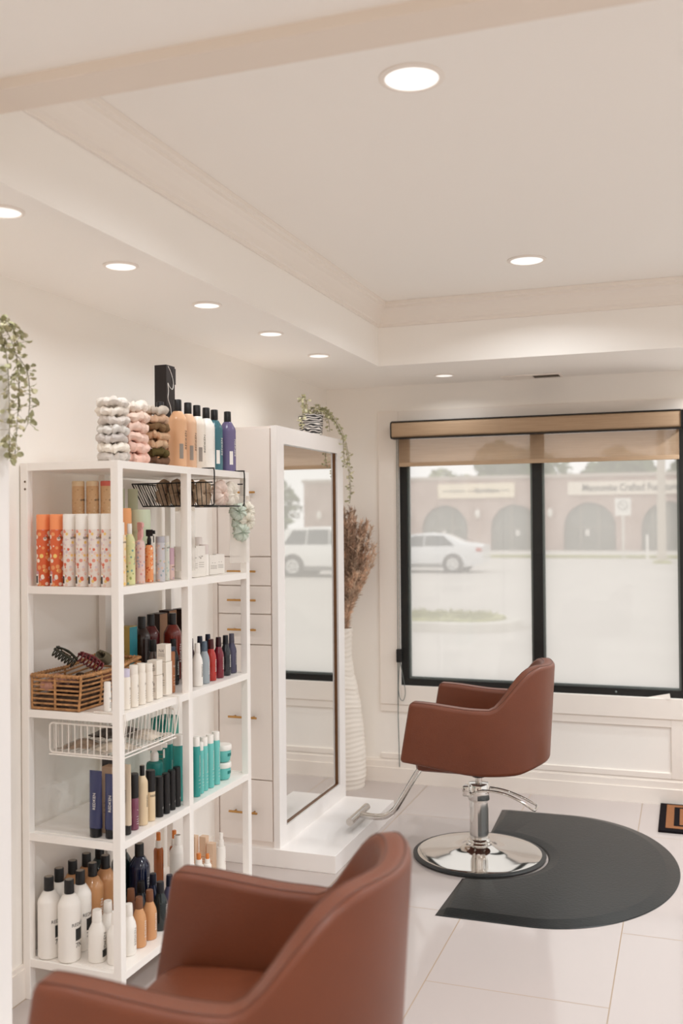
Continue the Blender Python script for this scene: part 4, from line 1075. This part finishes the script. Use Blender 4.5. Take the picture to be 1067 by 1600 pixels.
for lx, ly, m, lb in ((.280, .655, P('plum_dark', (50, 24, 30), rough=.3), 'dark plum bottle hidden behind the misty blue one'), (.277, .735, P('ink_navy', (30, 34, 50), rough=.3), 'dark navy bottle hidden behind the bright red one'), (.275, .805, P('ink_navy', (30, 34, 50), rough=.3), 'dark navy bottle hidden behind the wine red one')):
    product('small', lx, ly, 2, .020, .172, m, m, lb, group='second row behind the edge bottles', ink=C_inkw)

# --- white wire basket under the third board
ww = thing('hanging_wire_basket', 'white wire basket hanging under the third board full of clear packets', 'basket', sw(0, 0, 0), TH)
x0, x1, y0, y1, zt, zb = .098, .372, .022, .372, .930, .832
b = bmesh.new()
def rrect(x, y0_, y1_, z0_, z1_, ax):
    r = .012; pts = []
    for cx, cz, a0 in ((y1_-r, z1_-r, 0), (y0_+r, z1_-r, PI/2), (y0_+r, z0_+r, PI), (y1_-r, z0_+r, -PI/2)):
        for k in range(4): a = a0+PI/2*k/3; pts.append((cx+r*math.cos(a), cz+r*math.sin(a)))
    return [(x, p, q) if ax == 'x' else (p, x, q) for p, q in pts]
tube(b, rrect(y0, x0, x1, zb, zt, 'y'), .0032, 8, closed=True); tube(b, rrect(y1, x0, x1, zb, zt, 'y'), .0032, 8, closed=True)
for x in (x0, x1): tube(b, [(x, y0, zb+.004), (x, y1, zb+.004)], .0028, 8)
tube(b, [(x0, y0-.004, zb-.006), (x1, y0-.004, zb-.006), (x1+.004, y0, zb-.006), (x1+.004, y1, zb-.006)], .0026, 8)
for y in (y0+.002, y1-.002):
    tube(b, [(x1+.002, y, zb+.01), (x1+.020, y, zt+.01), (x1+.020, y, LV[2]+.002), (x1-.02, y, LV[2]+.0040), (x1-.10, y, LV[2]+.0040)], .0026, 8)
finish('frame', b, M_wire_w, ww, smooth=True)
b = bmesh.new()
for k in range(1, 11):
    x = x0+(x1-x0)*k/11
    tube(b, [(x, y0, zb), (x, y0, zt)], .0021, 6); tube(b, [(x, y1, zb), (x, y1, zt)], .0017, 6); tube(b, [(x, y0, zb), (x, y1, zb)], .0017, 6)
for k in range(1, 15):
    y = y0+(y1-y0)*k/15; tube(b, [(x0, y, zb), (x0, y, zt)], .0017, 6)
    tube(b, [(x1, y, zb), (x1+.014, y, zt+.02)], .0013, 6)
finish('wires', b, M_wire_w, ww, smooth=True)
def packet(lx, ly, z, w, l, rgb, seed, label):
    rnd = random.Random(seed); b = bmesh.new(); g = []
    for i in range(13):
        row = []
        for j in range(13):
            u, v = i/12, j/12; e = math.sin(PI*u)*math.sin(PI*v)
            row.append(b.verts.new(((u-.5)*w, (v-.5)*l, .004+e*.022+.006*noise.noise(Vector((u*5, v*5, seed))))))
        g.append(row)
    for i in range(12):
        for j in range(12): b.faces.new((g[i][j], g[i+1][j], g[i+1][j+1], g[i][j+1]))
    r = bmesh.ops.extrude_face_region(b, geom=b.faces[:])
    for v in r['geom']:
        if isinstance(v, bmesh.types.BMVert): v.co.z -= .003
    m = mat('packet_%d' % seed, rgb, .2, spec=.8, var=.5, scale=30, coat=.6)
    o = finish('accessory_packet', b, m, smooth=True); o.location = sw(lx, ly, z); o.rotation_euler = (rnd.uniform(-.08, .08), rnd.uniform(-.08, .08), rnd.uniform(-.4, .4))
    tag(o, label, 'packet', 'packets in the white wire basket')
for i, (lx, ly, z, rgb, lb) in enumerate([(.17, .10, .840, (150, 128, 108), 'brown packet at the near left in the white wire basket'), (.30, .10, .840, (198, 186, 170), 'pale packet at the near right in the white wire basket'),
        (.23, .20, .868, (58, 48, 44), 'dark packet in the middle of the white wire basket'), (.30, .29, .842, (206, 196, 182), 'pale packet at the far right in the white wire basket'), (.17, .29, .842, (120, 100, 88), 'brown packet at the far left in the white wire basket')]):
    packet(lx, ly, z, .11, .14, rgb, 200+i, lb)

# --- fourth board
C_navy = P('navy_tube', (52, 58, 98), rough=.25, coat=.3); C_blackc = C_black
product('tube', .262, .045, 3, .0235, .217, C_navy, C_black, 'navy blue squeeze tube with black foot cap, leftmost on the fourth board', cat='tube', ink=C_inkw, group='navy squeeze tubes')
product('tube', .318, .052, 3, .0235, .208, C_navy, C_black, 'navy blue squeeze tube half behind the front post', cat='tube', ink=C_inkw, group='navy squeeze tubes')
product('box', .282, .100, 3, .020, .222, P('tan_carton', (190, 160, 134), rough=.5), None, 'tan carton behind the navy tubes', cat='box', lab=P('tan_carton2', (206, 180, 156), rough=.5))
product('tube', .345, .098, 3, .0185, .232, P('cream_tube', (214, 196, 172), rough=.3, coat=.3), C_black, 'cream squeeze tube with black foot cap right of the front post', cat='tube', ink=C_ink)
product('box', .245, .150, 3, .018, .240, P('black_card', (34, 28, 28), rough=.35), None, 'slim black carton behind the cream tube', cat='box', ink=C_inkw)
product('cyl', .340, .152, 3, .0165, .188, P('magenta_clear', (120, 62, 84), rough=.1, coat=.5), C_black, 'magenta bottle with tall black cap on the fourth board', caph=.42, capr=1.0, ink=C_inkw, brand='- -')
C_cream = P('cream_can', (222, 200, 166), rough=.35)
product('litre', .338, .208, 3, .0195, .202, C_cream, C_black, 'round shouldered cream bottle with black cap on the fourth board', brand='REDKEN', name='cream_bottle')
product('can', .340, .258, 3, .0165, .174, C_cream, C_black, 'slim cream can with black cap on the fourth board', cat='spray can', caph=.42, capr=1.0, brand='REDKEN')
for i, (lx, ly, h) in enumerate([(.346, .306, .141), (.348, .348, .142), (.344, .394, .142), (.340, .438, .143)]):
    product('can', lx, ly, 3, .0145, h, C_black, C_black, 'black can with white 17 print, %s of the row of four' % ['nearest', 'second', 'third', 'farthest'][i], cat='spray can', group='black cans on the fourth board', caph=.30, brand='17', ink=C_inkw)
C_teal = P('teal_plastic', (52, 152, 146), rough=.3); C_tealb = P('teal_deep', (28, 120, 114), rough=.35); C_aqua = P('aqua', (108, 192, 186), rough=.3)
C_copper = P('copper_print', (206, 140, 110), rough=.3, metal=.5)
product('trigger', .255, .425, 3, .031, .232, C_tealb, C_white, 'large teal bottle with white spray head on the fourth board', ink=C_inkw, brand='MOROCCANOIL', rz=2.0)
product('can', .255, .520, 3, .0195, .243, C_teal, C_white, 'tall teal can with white cap behind the black cans', cat='spray can', caph=.16, ink=C_inkw, brand='MOROCCANOIL')
product('can', .310, .502, 3, .0200, .246, C_teal, C_white, 'tall teal can with white cap beside the middle post', cat='spray can', caph=.16, ink=C_inkw, brand='MOROCCANOIL')
product('box', .110, .740, 3, .036, .255, P('teal_card2', (38, 132, 124), rough=.5), None, 'wide teal carton at the back of the fourth board', cat='box', lab=P('teal_card3', (90, 160, 146), rough=.5), ink=C_copper, capr=.05)
TB = 'aqua bottles along the fourth board edge'
for lx, ly, r, h, m, c, lb, k in [(.344, .576, .0165, .225, C_teal, C_white, 'tall aqua bottle nearest the middle post on its right', 'cyl'), (.340, .618, .0125, .195, C_aqua, C_white, 'slim aqua tube second right of the middle post', 'cyl'),
        (.332, .660, .0165, .205, C_aqua, C_white, 'aqua bottle third right of the middle post', 'cyl'), (.334, .705, .0165, .205, C_aqua, C_white, 'aqua bottle fourth right of the middle post', 'cyl'), (.334, .755, .0165, .207, C_aqua, C_white, 'aqua bottle beside the two stacked jars', 'cyl')]:
    product(k, lx, ly, 3, r, h, m, c, lb, group=TB, ink=C_inkw, caph=.15, brand='MOROCCANOIL')
product('jar', .322, .835, 3, .034, .068, C_aqua, C_white, 'lower aqua jar with white lid at the far end', cat='jar', ink=C_tealb, group='stacked aqua jars')
product('jar', .320, .838, 3, .036, .068, C_aqua, C_white, 'upper aqua jar with white lid stacked on another jar', cat='jar', ink=C_tealb, group='stacked aqua jars', lift=.0700)

# --- bottom board
Gd = P('golden_tan', (196, 144, 98), rough=.22, coat=.3)
C_blk2 = P('label_black', (48, 50, 50), rough=.4)
WB = 'white litre bottles on the bottom board'
for lx, ly, lb in ((.070, .048, 'white litre bottle with black cap at the front left of the bottom board'), (.152, .048, 'white litre bottle with black cap, second from the left at the front'), (.136, .132, 'white litre bottle with black cap behind the two front ones'), (.052, .128, 'white litre bottle half hidden behind the leftmost one')):
    product('litre', lx, ly, 4, .0375, .266, C_white, C_black, lb, group=WB, lab=C_blk2, ink=C_ink)
GB = 'golden tan litre bottles on the bottom board'
for lx, ly, lb in ((.050, .208, 'golden tan litre bottle at the wall, nearest of the tan ones'), (.131, .212, 'golden tan litre bottle in front, nearest of the tan ones'), (.052, .288, 'golden tan litre bottle at the wall, farther one'), (.129, .292, 'golden tan litre bottle half behind the front post')):
    product('litre', lx, ly, 4, .0375, .266, Gd, C_black, lb, group=GB, ink=C_inkw)
product('litre', .052, .370, 4, .0380, .270, P('dark_bottle_green', (16, 40, 42), rough=.15, coat=.5), C_black, 'dark green litre bottle at the wall behind the tan ones', ink=C_inkw)
product('litre', .096, .450, 4, .0390, .268, P('dark_bottle_green', (16, 40, 42), rough=.15, coat=.5), C_black, 'dark green litre bottle beside the navy one', ink=C_inkw)
product('litre', .178, .440, 4, .0390, .268, P('midnight_navy', (20, 28, 56), rough=.15, coat=.5), C_black, 'midnight navy litre bottle on the bottom board', ink=C_inkw)
SB = 'small bottles on the bottom board'
C_brnc = P('brown_cap', (122, 78, 52), rough=.35); C_tan2 = P('tan_small', (206, 152, 104), rough=.25, coat=.3)
for lx, ly, r, m, c, lb, ik in [(.245, .072, .0305, C_white, C_white, 'small white bottle with dark label in front on the bottom board', C_ink), (.315, .080, .0305, C_white, C_white, 'small white bottle partly behind the front post', C_ink),
        (.235, .150, .028, C_white, C_white, 'small white bottle between the large and small front ones', C_ink), (.318, .150, .0255, C_white, C_white, 'small white bottle just right of the front post', C_inkl),
        (.318, .215, .0245, C_tan2, C_brnc, 'small tan bottle with brown cap, nearer of two', C_inkw), (.318, .283, .0250, C_tan2, C_brnc, 'small tan bottle with brown cap, farther of two', C_inkw),
        (.312, .365, .0260, P('bottle_black_green', (22, 34, 36), rough=.15, coat=.4), P('ink_cap', (26, 28, 34), rough=.3), 'small black green bottle right of the tan ones', C_inkw), (.308, .436, .0235, P('slate_purple', (82, 80, 104), rough=.3), P('ink_navy', (30, 34, 50), rough=.3), 'small slate purple bottle near the middle post', C_inkw),
        (.250, .270, .0250, P('brown_clear', (96, 58, 40), rough=.2), C_brnc, 'small brown bottle behind the tan ones', C_inkw), (.244, .345, .0255, P('ink_black', (28, 32, 40), rough=.2, coat=.4), C_black, 'small black bottle behind the black green one', C_inkw), (.243, .428, .0245, P('midnight_navy', (20, 28, 56), rough=.15, coat=.5), P('ink_navy', (30, 34, 50), rough=.3), 'small navy bottle behind the slate purple one', C_inkw)]:
    product('small', lx, ly, 4, r, .168, m, c, lb, group=SB, ink=ik, lab=C_blk2 if 'dark label' in lb else None)
OB = P('amber_oil', (158, 84, 36), rough=.12, coat=.5); C_orp = P('orange_pump', (216, 128, 60), rough=.35)
product('pump', .060, .770, 4, .020, .198, OB, C_orp, 'slim amber spray bottle with orange top, left of two at the wall', group='amber spray bottles', ink=C_ink)
product('pump', .110, .810, 4, .020, .200, OB, C_orp, 'slim amber spray bottle with orange top, right of two at the wall', group='amber spray bottles', ink=C_ink)
product('litre', .190, .700, 4, .032, .222, C_white, C_white, 'tall white bottle with white cap left of the middle post', ink=C_inkl, name='white_bottle')
product('pump', .275, .905, 4, .019, .178, C_white, C_white, 'white spray bottle with red band at the far end of the bottom board', ink=P('red_ink', (160, 50, 36), rough=.5), brand='- = -')
C_bls = P('blush_card', (234, 206, 180), rough=.6)
for i, (lx, ly, h) in enumerate([(.150, .900, .155), (.185, .925, .150), (.225, .915, .128)]):
    product('box', lx, ly, 4, .015, h, C_bls, None, 'pale peach carton near the far end, %s' % ['left one', 'middle one', 'right one'][i], cat='box', group='pale peach cartons', ink=C_orp)
product('pump', .262, .740, 4, .021, .145, C_bone, C_orp, 'white jar bottle with orange top, middle one behind the chair', group='orange topped bottles', ink=C_inkl)
product('pump', .268, .800, 4, .016, .125, C_white, C_orp, 'small white bottle with orange top, right one behind the chair', group='orange topped bottles', ink=C_inkl)
product('cyl', .262, .668, 4, .020, .128, P('lavender', (150, 146, 190), rough=.35), C_white, 'lavender bottle with white cap behind the front chair', caph=.40, ink=C_inkl)
# ------------------------------------------------------------ the street outside
GZ = -.35
M_asph = mat('pale_asphalt', (208, 203, 197), .95, spec=.1, var=.05, scale=.6)
M_conc = mat('concrete', (214, 210, 202), .9, var=.06, scale=2)
M_grass = mat('dry_grass', (170, 170, 120), .95, var=.25, scale=6)
M_tree = mat('tree_leaves', (116, 132, 92), .8, var=.4, scale=3)
M_bark = mat('bark', (110, 95, 80), .9)
bm = bmesh.new(); box(bm, -80, 80, YB+.2, 140, GZ-.2, GZ); box(bm, XR+.2, 80, -30, YB+.2, GZ-.2, GZ); tag(finish('street_ground', bm, M_asph, kind='structure'), 'pale car park and road surface outside the window', 'ground')
b = bmesh.new(); box(b, -60, 60, 50.0, 57.6, GZ, GZ+.12)
o = finish('sidewalk', b, M_conc, kind='structure')
b = bmesh.new(); box(b, -60, 60, 49.2, 50.0, GZ, GZ+.14); tag(finish('grass_verge', b, M_grass, kind='stuff'), 'thin strip of dry grass along the far kerb', 'grass')
# traffic island
isl = thing('traffic_island', 'kerbed grass island in the car park beyond the left pane', 'traffic island', (-5.2, 17.6, GZ))
def pill(bm, x0, x1, hw, z0, z1, cut=0, bev=.02):
    out = []
    for k in range(13): a = -PI/2+PI*k/12; out.append((x1-hw+hw*math.cos(a), hw*math.sin(a)))
    for k in range(13): a = PI/2+PI*k/12; out.append((x0+hw+hw*math.cos(a), hw*math.sin(a)))
    rings = [[bm.verts.new((x, y, z0)) for x, y in out], [bm.verts.new((x, y, z1-bev)) for x, y in out], [bm.verts.new((x*(1-bev*.2), y*(1-bev/hw), z1)) for x, y in out]]
    for p, q in zip(rings, rings[1:]):
        for i in range(len(out)): bm.faces.new((p[i], p[(i+1) % len(out)], q[(i+1) % len(out)], q[i]))
    bm.faces.new(rings[-1]); bm.faces.new(rings[0][::-1])
b = bmesh.new(); pill(b, -3.2, 2.4, .95, 0, .16); finish('kerb', b, M_conc, isl)
b = bmesh.new(); rnd = random.Random(3); pill(b, -3.0, 2.1, .72, .15, .20)
for k in range(1500):
    x = rnd.uniform(-2.8, 1.9); y = rnd.uniform(-.62, .62); h = rnd.uniform(.04, .13); a = rnd.uniform(0, PI); w = .02
    b.faces.new([b.verts.new(p) for p in ((x-w*math.cos(a), y-w*math.sin(a), .19), (x+w*math.cos(a), y+w*math.sin(a), .19), (x+rnd.uniform(-.02, .02), y, .19+h))])
finish('grass', b, M_grass, isl, kind='stuff')

# brick shop building with arched windows
BY = 58.0
bd = thing('brick_building', 'long low brown brick shop building with arched windows across the street', 'building', (0, BY, GZ))
arches = [(-13.85, 1.40), (-9.66, 1.40), (-5.36, 1.46), (-1.05, 1.46), (3.3, 1.46), (-18.1, 1.40), (-22.4, 1.40), (7.6, 1.46), (11.9, 1.46)]
arches.sort()
TOP, SPR = 4.32, 1.42
b = bmesh.new(); x = -40.0; X1 = 19.3
def quad(b, x0, z0, x1, z1, y=0): b.faces.new([b.verts.new(p) for p in ((x0, y, z0), (x1, y, z0), (x1, y, z1), (x0, y, z1))])
for cx, r in arches:
    quad(b, x, 0, cx-r, TOP)
    n = 20; pts = [(cx-r*math.cos(PI*k/n), SPR+r*.98*math.sin(PI*k/n)) for k in range(n+1)]
    for p, q in zip(pts, pts[1:]):
        b.faces.new([b.verts.new(v) for v in ((p[0], 0, p[1]), (q[0], 0, q[1]), (q[0], 0, TOP), (p[0], 0, TOP))])
        b.faces.new([b.verts.new(v) for v in ((p[0], 0, p[1]), (p[0], .35, p[1]), (q[0], .35, q[1]), (q[0], 0, q[1]))])
    for s in (-1, 1): b.faces.new([b.verts.new(v) for v in ((cx+s*r, 0, 0), (cx+s*r, .35, 0), (cx+s*r, .35, SPR), (cx+s*r, 0, SPR))])
    x = cx+r
quad(b, x, 0, X1, TOP)
b.faces.new([b.verts.new(v) for v in ((X1, 0, 0), (X1, 14, 0), (X1, 14, TOP), (X1, 0, TOP))])
b.faces.new([b.verts.new(v) for v in ((-40, 0, TOP), (X1, 0, TOP), (X1, 14, TOP), (-40, 14, TOP))])
finish('brick_wall', b, M_brick, bd)
boxo('roof_edge', (-40.1, X1+.1, -.12, .1, TOP, TOP+.20), mat('roof_metal', (196, 184, 174), .6), bd)
M_shop = mat('shop_glass', (120, 122, 114), .06, spec=.8)
M_mul = mat('grey_mullion', (156, 152, 142), .6)
for i, (cx, r) in enumerate(arches):
    b = bmesh.new(); n = 20
    vs = [b.verts.new((cx-r*math.cos(PI*k/n), .32, SPR+r*.98*math.sin(PI*k/n))) for k in range(n+1)]+[b.verts.new((cx+r, .32, 0)), b.verts.new((cx-r, .32, 0))]
    b.faces.new(vs[::-1]); w = finish('arched_window', b, M_shop, bd)
    b = bmesh.new(); h1 = SPR+r*.9
    xs = {0: (-.5, .5), 1: (-.86, 0, .86), 2: (-.45, .45), 3: (-.2, .75)}[i % 4]
    for u in xs:
        hh = SPR+math.sqrt(max(0, r*r-u*u))*.95
        box(b, cx+u-.06, cx+u+.06, .24, .31, 0, hh)
    box(b, cx-r*.97, cx+r*.97, .25, .31, SPR-.04, SPR+.06); box(b, cx-r, cx+r, .24, .31, 0, .12)
    finish('mullion', b, M_mul, w)
    b = bmesh.new(); u = xs[0]+.35; box(b, cx+u-.12, cx+u+.12, .28, .30, .95, 1.3); finish('door_notice', b, mat('paper', (235, 232, 226), .8), w)
for x in (-16.0, -11.8, -7.55, 1.2, 18.2):
    b = bmesh.new(); lathe(b, [(.03, 2.55), (.14, 2.45), (.16, 2.2), (.10, 2.05), (.02, 2.0)], 12, cx=x, cy=-.2); box(b, x-.05, x+.05, -.2, .0, 2.3, 2.4)
    finish('wall_lantern', b, mat('white_lantern', (244, 240, 232), .4), bd)
# signs on the facade
def sign(x0, x1, z0, z1, rgb, lab, txt, size, col, name='shop_sign', tx=None):
    t = thing(name, lab, 'sign', (0, BY, 0)); boxo('sign_board', (x0, x1, -.20, -.005, z0, z1), mat('board_%d' % int(-x0), rgb, .7), t, bev=.01)
    b = text_bm(txt, size, .01, bold=.008)
    for v in b.verts: v.co = Vector(((tx if tx is not None else (x0+x1)/2)+v.co.x*(.77 if tx is not None else 1), -.212, (z0+z1)/2+v.co.y))
    finish('lettering', b, mat('ink_%d' % int(-x0), col, .7), t)
sign(-14.2, -9.6, 2.86, 3.72, (246, 232, 206), 'cream sign board with faint ochre lettering on the brick wall, left of the two', '~~~~~~ ~~furniture ~~', .40, (214, 186, 130))
sign(-6.55, 1.35, 2.93, 3.70, (240, 230, 216), 'long pale sign board reading Mennonite Crafted Furniture, right of the two', 'Mennonite Crafted Furniture', .58, (186, 176, 164), tx=-3.10)
# street furniture
sg = thing('street_sign', 'square white parking sign on a thin post beyond the right pane', 'sign', (-2.72, 45, GZ))
boxo('post', (-.05, .05, -.04, .04, 0, 2.6), M_conc, sg)
boxo('sign_plate', (-.34, .34, -.07, -.045, 2.05, 2.82), mat('sign_white', (240, 238, 232), .5), sg, bev=.005)
b = bmesh.new(); tube(b, [(.2*math.cos(a*PI/8), -.08, 2.5+.2*math.sin(a*PI/8)) for a in range(16)], .02, 5, closed=True); tube(b, [(-.14, -.08, 2.64), (.14, -.08, 2.36)], .018, 5)
finish('symbol', b, mat('sign_grey', (170, 168, 164), .6), sg)
pl = thing('utility_pole', 'thick pale pole standing near the right edge of the right pane', 'pole', (-1.08, 44, GZ))
b = bmesh.new(); lathe(b, [(.20, 0), (.19, .5), (.15, 8)], 16); finish('shaft', b, mat('pale_wood', (206, 196, 182), .8), pl, smooth=True)
b = bmesh.new(); lathe(b, [(.4, 0), (.36, .1), (.25, .14)], 12); finish('pole_base', b, M_grass, pl)
bo = thing('bollard', 'slim white bollard left of the thick pale pole', 'bollard', (-1.75, 46, GZ+.0))
b = bmesh.new(); lathe(b, [(.06, 0), (.06, 1.15), (.03, 1.2)], 10); finish('shaft', b, mat('sign_white', (240, 238, 232), .5), bo)

# cars
def car(name, lab, loc, rz, prof, body, wheels, wr, halfw, glass, tail):
    # prof rows: x, z_low, z_belt, z_roof, half width factor
    t = thing(name, lab, 'car', loc, rz)
    b = bmesh.new(); rings = []
    def section(x, zl, zb, zr, w):
        hw = halfw*w; inn = .80 if zr > zb+.15 else .93
        return [(x, -hw*.93, zl), (x, -hw, zl+.18), (x, -hw, zb-.10), (x, -hw*.97, zb), (x, -hw*inn, zr-.05), (x, -hw*inn*.86, zr), (x, hw*inn*.86, zr), (x, hw*inn, zr-.05), (x, hw*.97, zb), (x, hw, zb-.10), (x, hw, zl+.18), (x, hw*.93, zl)]
    for p in prof: rings.append([b.verts.new(q) for q in section(*p)])
    for p, q in zip(rings, rings[1:]):
        for i in range(12): b.faces.new((p[i], q[i], q[(i+1) % 12], p[(i+1) % 12]))
    b.faces.new(rings[0]); b.faces.new(rings[-1][::-1])
    finish('car_body', b, body, t, smooth=True)
    for (x0, x1, u0, u1, s0, s1) in glass:          # side windows: bottom x0..x1, top u0..u1
        for s in (-1, 1):
            b = bmesh.new(); g0 = halfw*.975; g1 = halfw*.815
            z0, z1 = s0, s1
            vs = [b.verts.new(p) for p in ((x0, s*g0, z0), (x1, s*g0, z0), (u1, s*g1, z1), (u0, s*g1, z1))]
            b.faces.new(vs); r = bmesh.ops.extrude_face_region(b, geom=b.faces[:])
            for v in r['geom']:
                if isinstance(v, bmesh.types.BMVert): v.co.y += s*.012
            finish('side_window', b, M_carglass, t)
    for x in wheels:
        for s in (-1, 1):
            Mx = Matrix.Translation((x, s*(halfw-.10), wr)) @ Matrix.Rotation(PI/2, 4, 'X')
            b = bmesh.new(); lathe(b, [(wr*.8, -.11), (wr, -.08), (wr, .08), (wr*.8, .11)], 28, M=Mx); w = finish('wheel', b, mat('tyre', (60, 60, 60), .9), t, smooth=True)
            b = bmesh.new(); Mr = Matrix.Translation((0, s*.035, 0)) @ Mx; lathe(b, [(wr*.66, -.10), (wr*.66, .10)], 24, M=Mr); 
            finish('rim', b, mat('alloy', (214, 214, 212), .35, metal=.5), w, label='silver alloy rim')
            b = bmesh.new()
            for k in range(5):
                a = 2*PI*k/5; lathe(b, [(wr*.10, -.115), (wr*.10, .115)], 8, cx=wr*.36*math.cos(a), cy=wr*.36*math.sin(a), M=Mr)
            finish('rim_opening', b, mat('tyre', (60, 60, 60), .9), w)
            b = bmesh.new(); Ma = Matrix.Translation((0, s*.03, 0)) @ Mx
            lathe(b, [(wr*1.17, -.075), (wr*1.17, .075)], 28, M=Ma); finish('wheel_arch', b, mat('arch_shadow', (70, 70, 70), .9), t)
    boxo('sill_trim', (min(wheels)+.4, max(wheels)-.4, -halfw-.005, halfw+.005, prof[3][1]-.01, prof[3][1]+.14), mat('sill_grey', (120, 120, 118), .7), t)
    for s in (-1, 1):
        b = bmesh.new(); box(b, tail[0]-.22, tail[0]+.02, s*halfw*.80-.12, s*halfw*.80+.14, tail[1]-.08, tail[1]+.06, bev=.02); finish('tail_light', b, mat('red_lens', (190, 70, 60), .3), t)
    return t
M_silver = mat('silver_paint', (226, 228, 230), .25, coat=.6)
M_whitep = mat('white_paint', (246, 246, 244), .25, coat=.6)
sed = [(-2.40, .35, .62, .64, .80), (-2.25, .22, .74, .76, .92), (-1.5, .20, .86, .88, .99), (-.95, .20, .92, .96, 1), (-.25, .20, .95, 1.40, 1), (.35, .20, .97, 1.46, 1), (.95, .20, .99, 1.40, 1), (1.65, .22, 1.02, 1.10, .99), (2.15, .26, 1.02, 1.06, .95), (2.42, .36, .96, .99, .84)]
car('sedan_car', 'silver four door sedan driving past behind the left pane', (-9.45, 36.0, GZ), 0, sed, M_silver, (-1.4, 1.36), .33, .92,
    [(-.78, .25, -.12, .26, .97, 1.36), (.30, 1.42, .31, .98, .99, 1.36)], (2.38, .86))
suv = [(-2.25, .40, .80, .82, .82), (-2.1, .26, .98, 1.00, .93), (-1.4, .24, 1.06, 1.10, 1), (-1.0, .24, 1.08, 1.16, 1), (-.35, .24, 1.10, 1.66, 1), (.3, .24, 1.10, 1.74, 1), (1.2, .24, 1.10, 1.72, 1), (1.75, .26, 1.10, 1.66, .99), (2.1, .30, 1.06, 1.20, .95), (2.25, .45, 1.0, 1.04, .88)]
car('suv_car', 'white sport utility car seen in the tall mirror', (7.95, 32.6, GZ), 0, suv, M_whitep, (-1.38, 1.38), .37, .93,
    [(-.78, .0, -.30, .05, 1.14, 1.60), (.06, .86, .10, .84, 1.14, 1.64), (.92, 1.72, .90, 1.42, 1.14, 1.62)], (2.2, 1.0))

# trees behind the building
def tree(lab, x, y, h, w, n, seed, cone=False, leaf=.32, mt=None):
    t = thing('street_tree', lab, 'tree', (x, y, GZ), group='trees beyond the brick building'); rnd = random.Random(seed)
    b = bmesh.new(); lathe(b, [(.3, 0), (.22, h*.4), (.08, h*.85)], 8); finish('trunk', b, M_bark, t)
    b = bmesh.new()
    cl = [(rnd.uniform(-.75, .75)*w, rnd.uniform(-.5, .5)*w, h*rnd.uniform(.45, .85), w*rnd.uniform(.35, .6)) for _ in range(9)]
    for k in range(n):
        if cone:
            u = rnd.random()**.7; z = h*(1-u)*.95+.4; r = w*(u+.05)*rnd.uniform(.5, 1); a = rnd.uniform(0, 2*PI); c = Vector((r*math.cos(a), r*math.sin(a), z))
        else:
            cx, cy, cz, cr = rnd.choice(cl); d = Vector((rnd.gauss(0, 1), rnd.gauss(0, 1), rnd.gauss(0, 1))).normalized()*cr*rnd.uniform(.7, 1); c = Vector((cx, cy, cz))+d
        s = leaf*rnd.uniform(.6, 1.3); e = Vector((rnd.uniform(-1, 1), rnd.uniform(-1, 1), rnd.uniform(-1, 1))).normalized(); f = e.orthogonal().normalized()
        b.faces.new([b.verts.new(p) for p in (c-e*s, c-f*s*.5, c+e*s, c+f*s*.5)])
    finish('crown', b, mt or M_tree, t)
M_tree2 = mat('pale_tree_leaves', (164, 172, 132), .8, var=.3, scale=3)
tree('leafy green tree above the roof in the middle of the left pane', -11.9, 80, 8.0, 4.0, 3200, 1)
tree('rounded tree above the roof at the left of the right pane', -4.9, 80, 8.2, 2.6, 2600, 2)
tree('pale tree above the roof at the far right of the right pane', .8, 84, 9.2, 2.6, 2400, 3, mt=M_tree2)
tree('pale bush over the roof at the left end of the left pane', -18.2, 80, 6.4, 1.8, 900, 4, mt=M_tree2)
tree('dark conifer reflected at the left of the tall mirror', 17.6, 46, 7.4, 2.6, 3000, 5, cone=True)
tree('bushy tree beside the brick wall end, seen in the tall mirror', 23.6, 60, 4.6, 2.4, 1800, 6, leaf=.25)
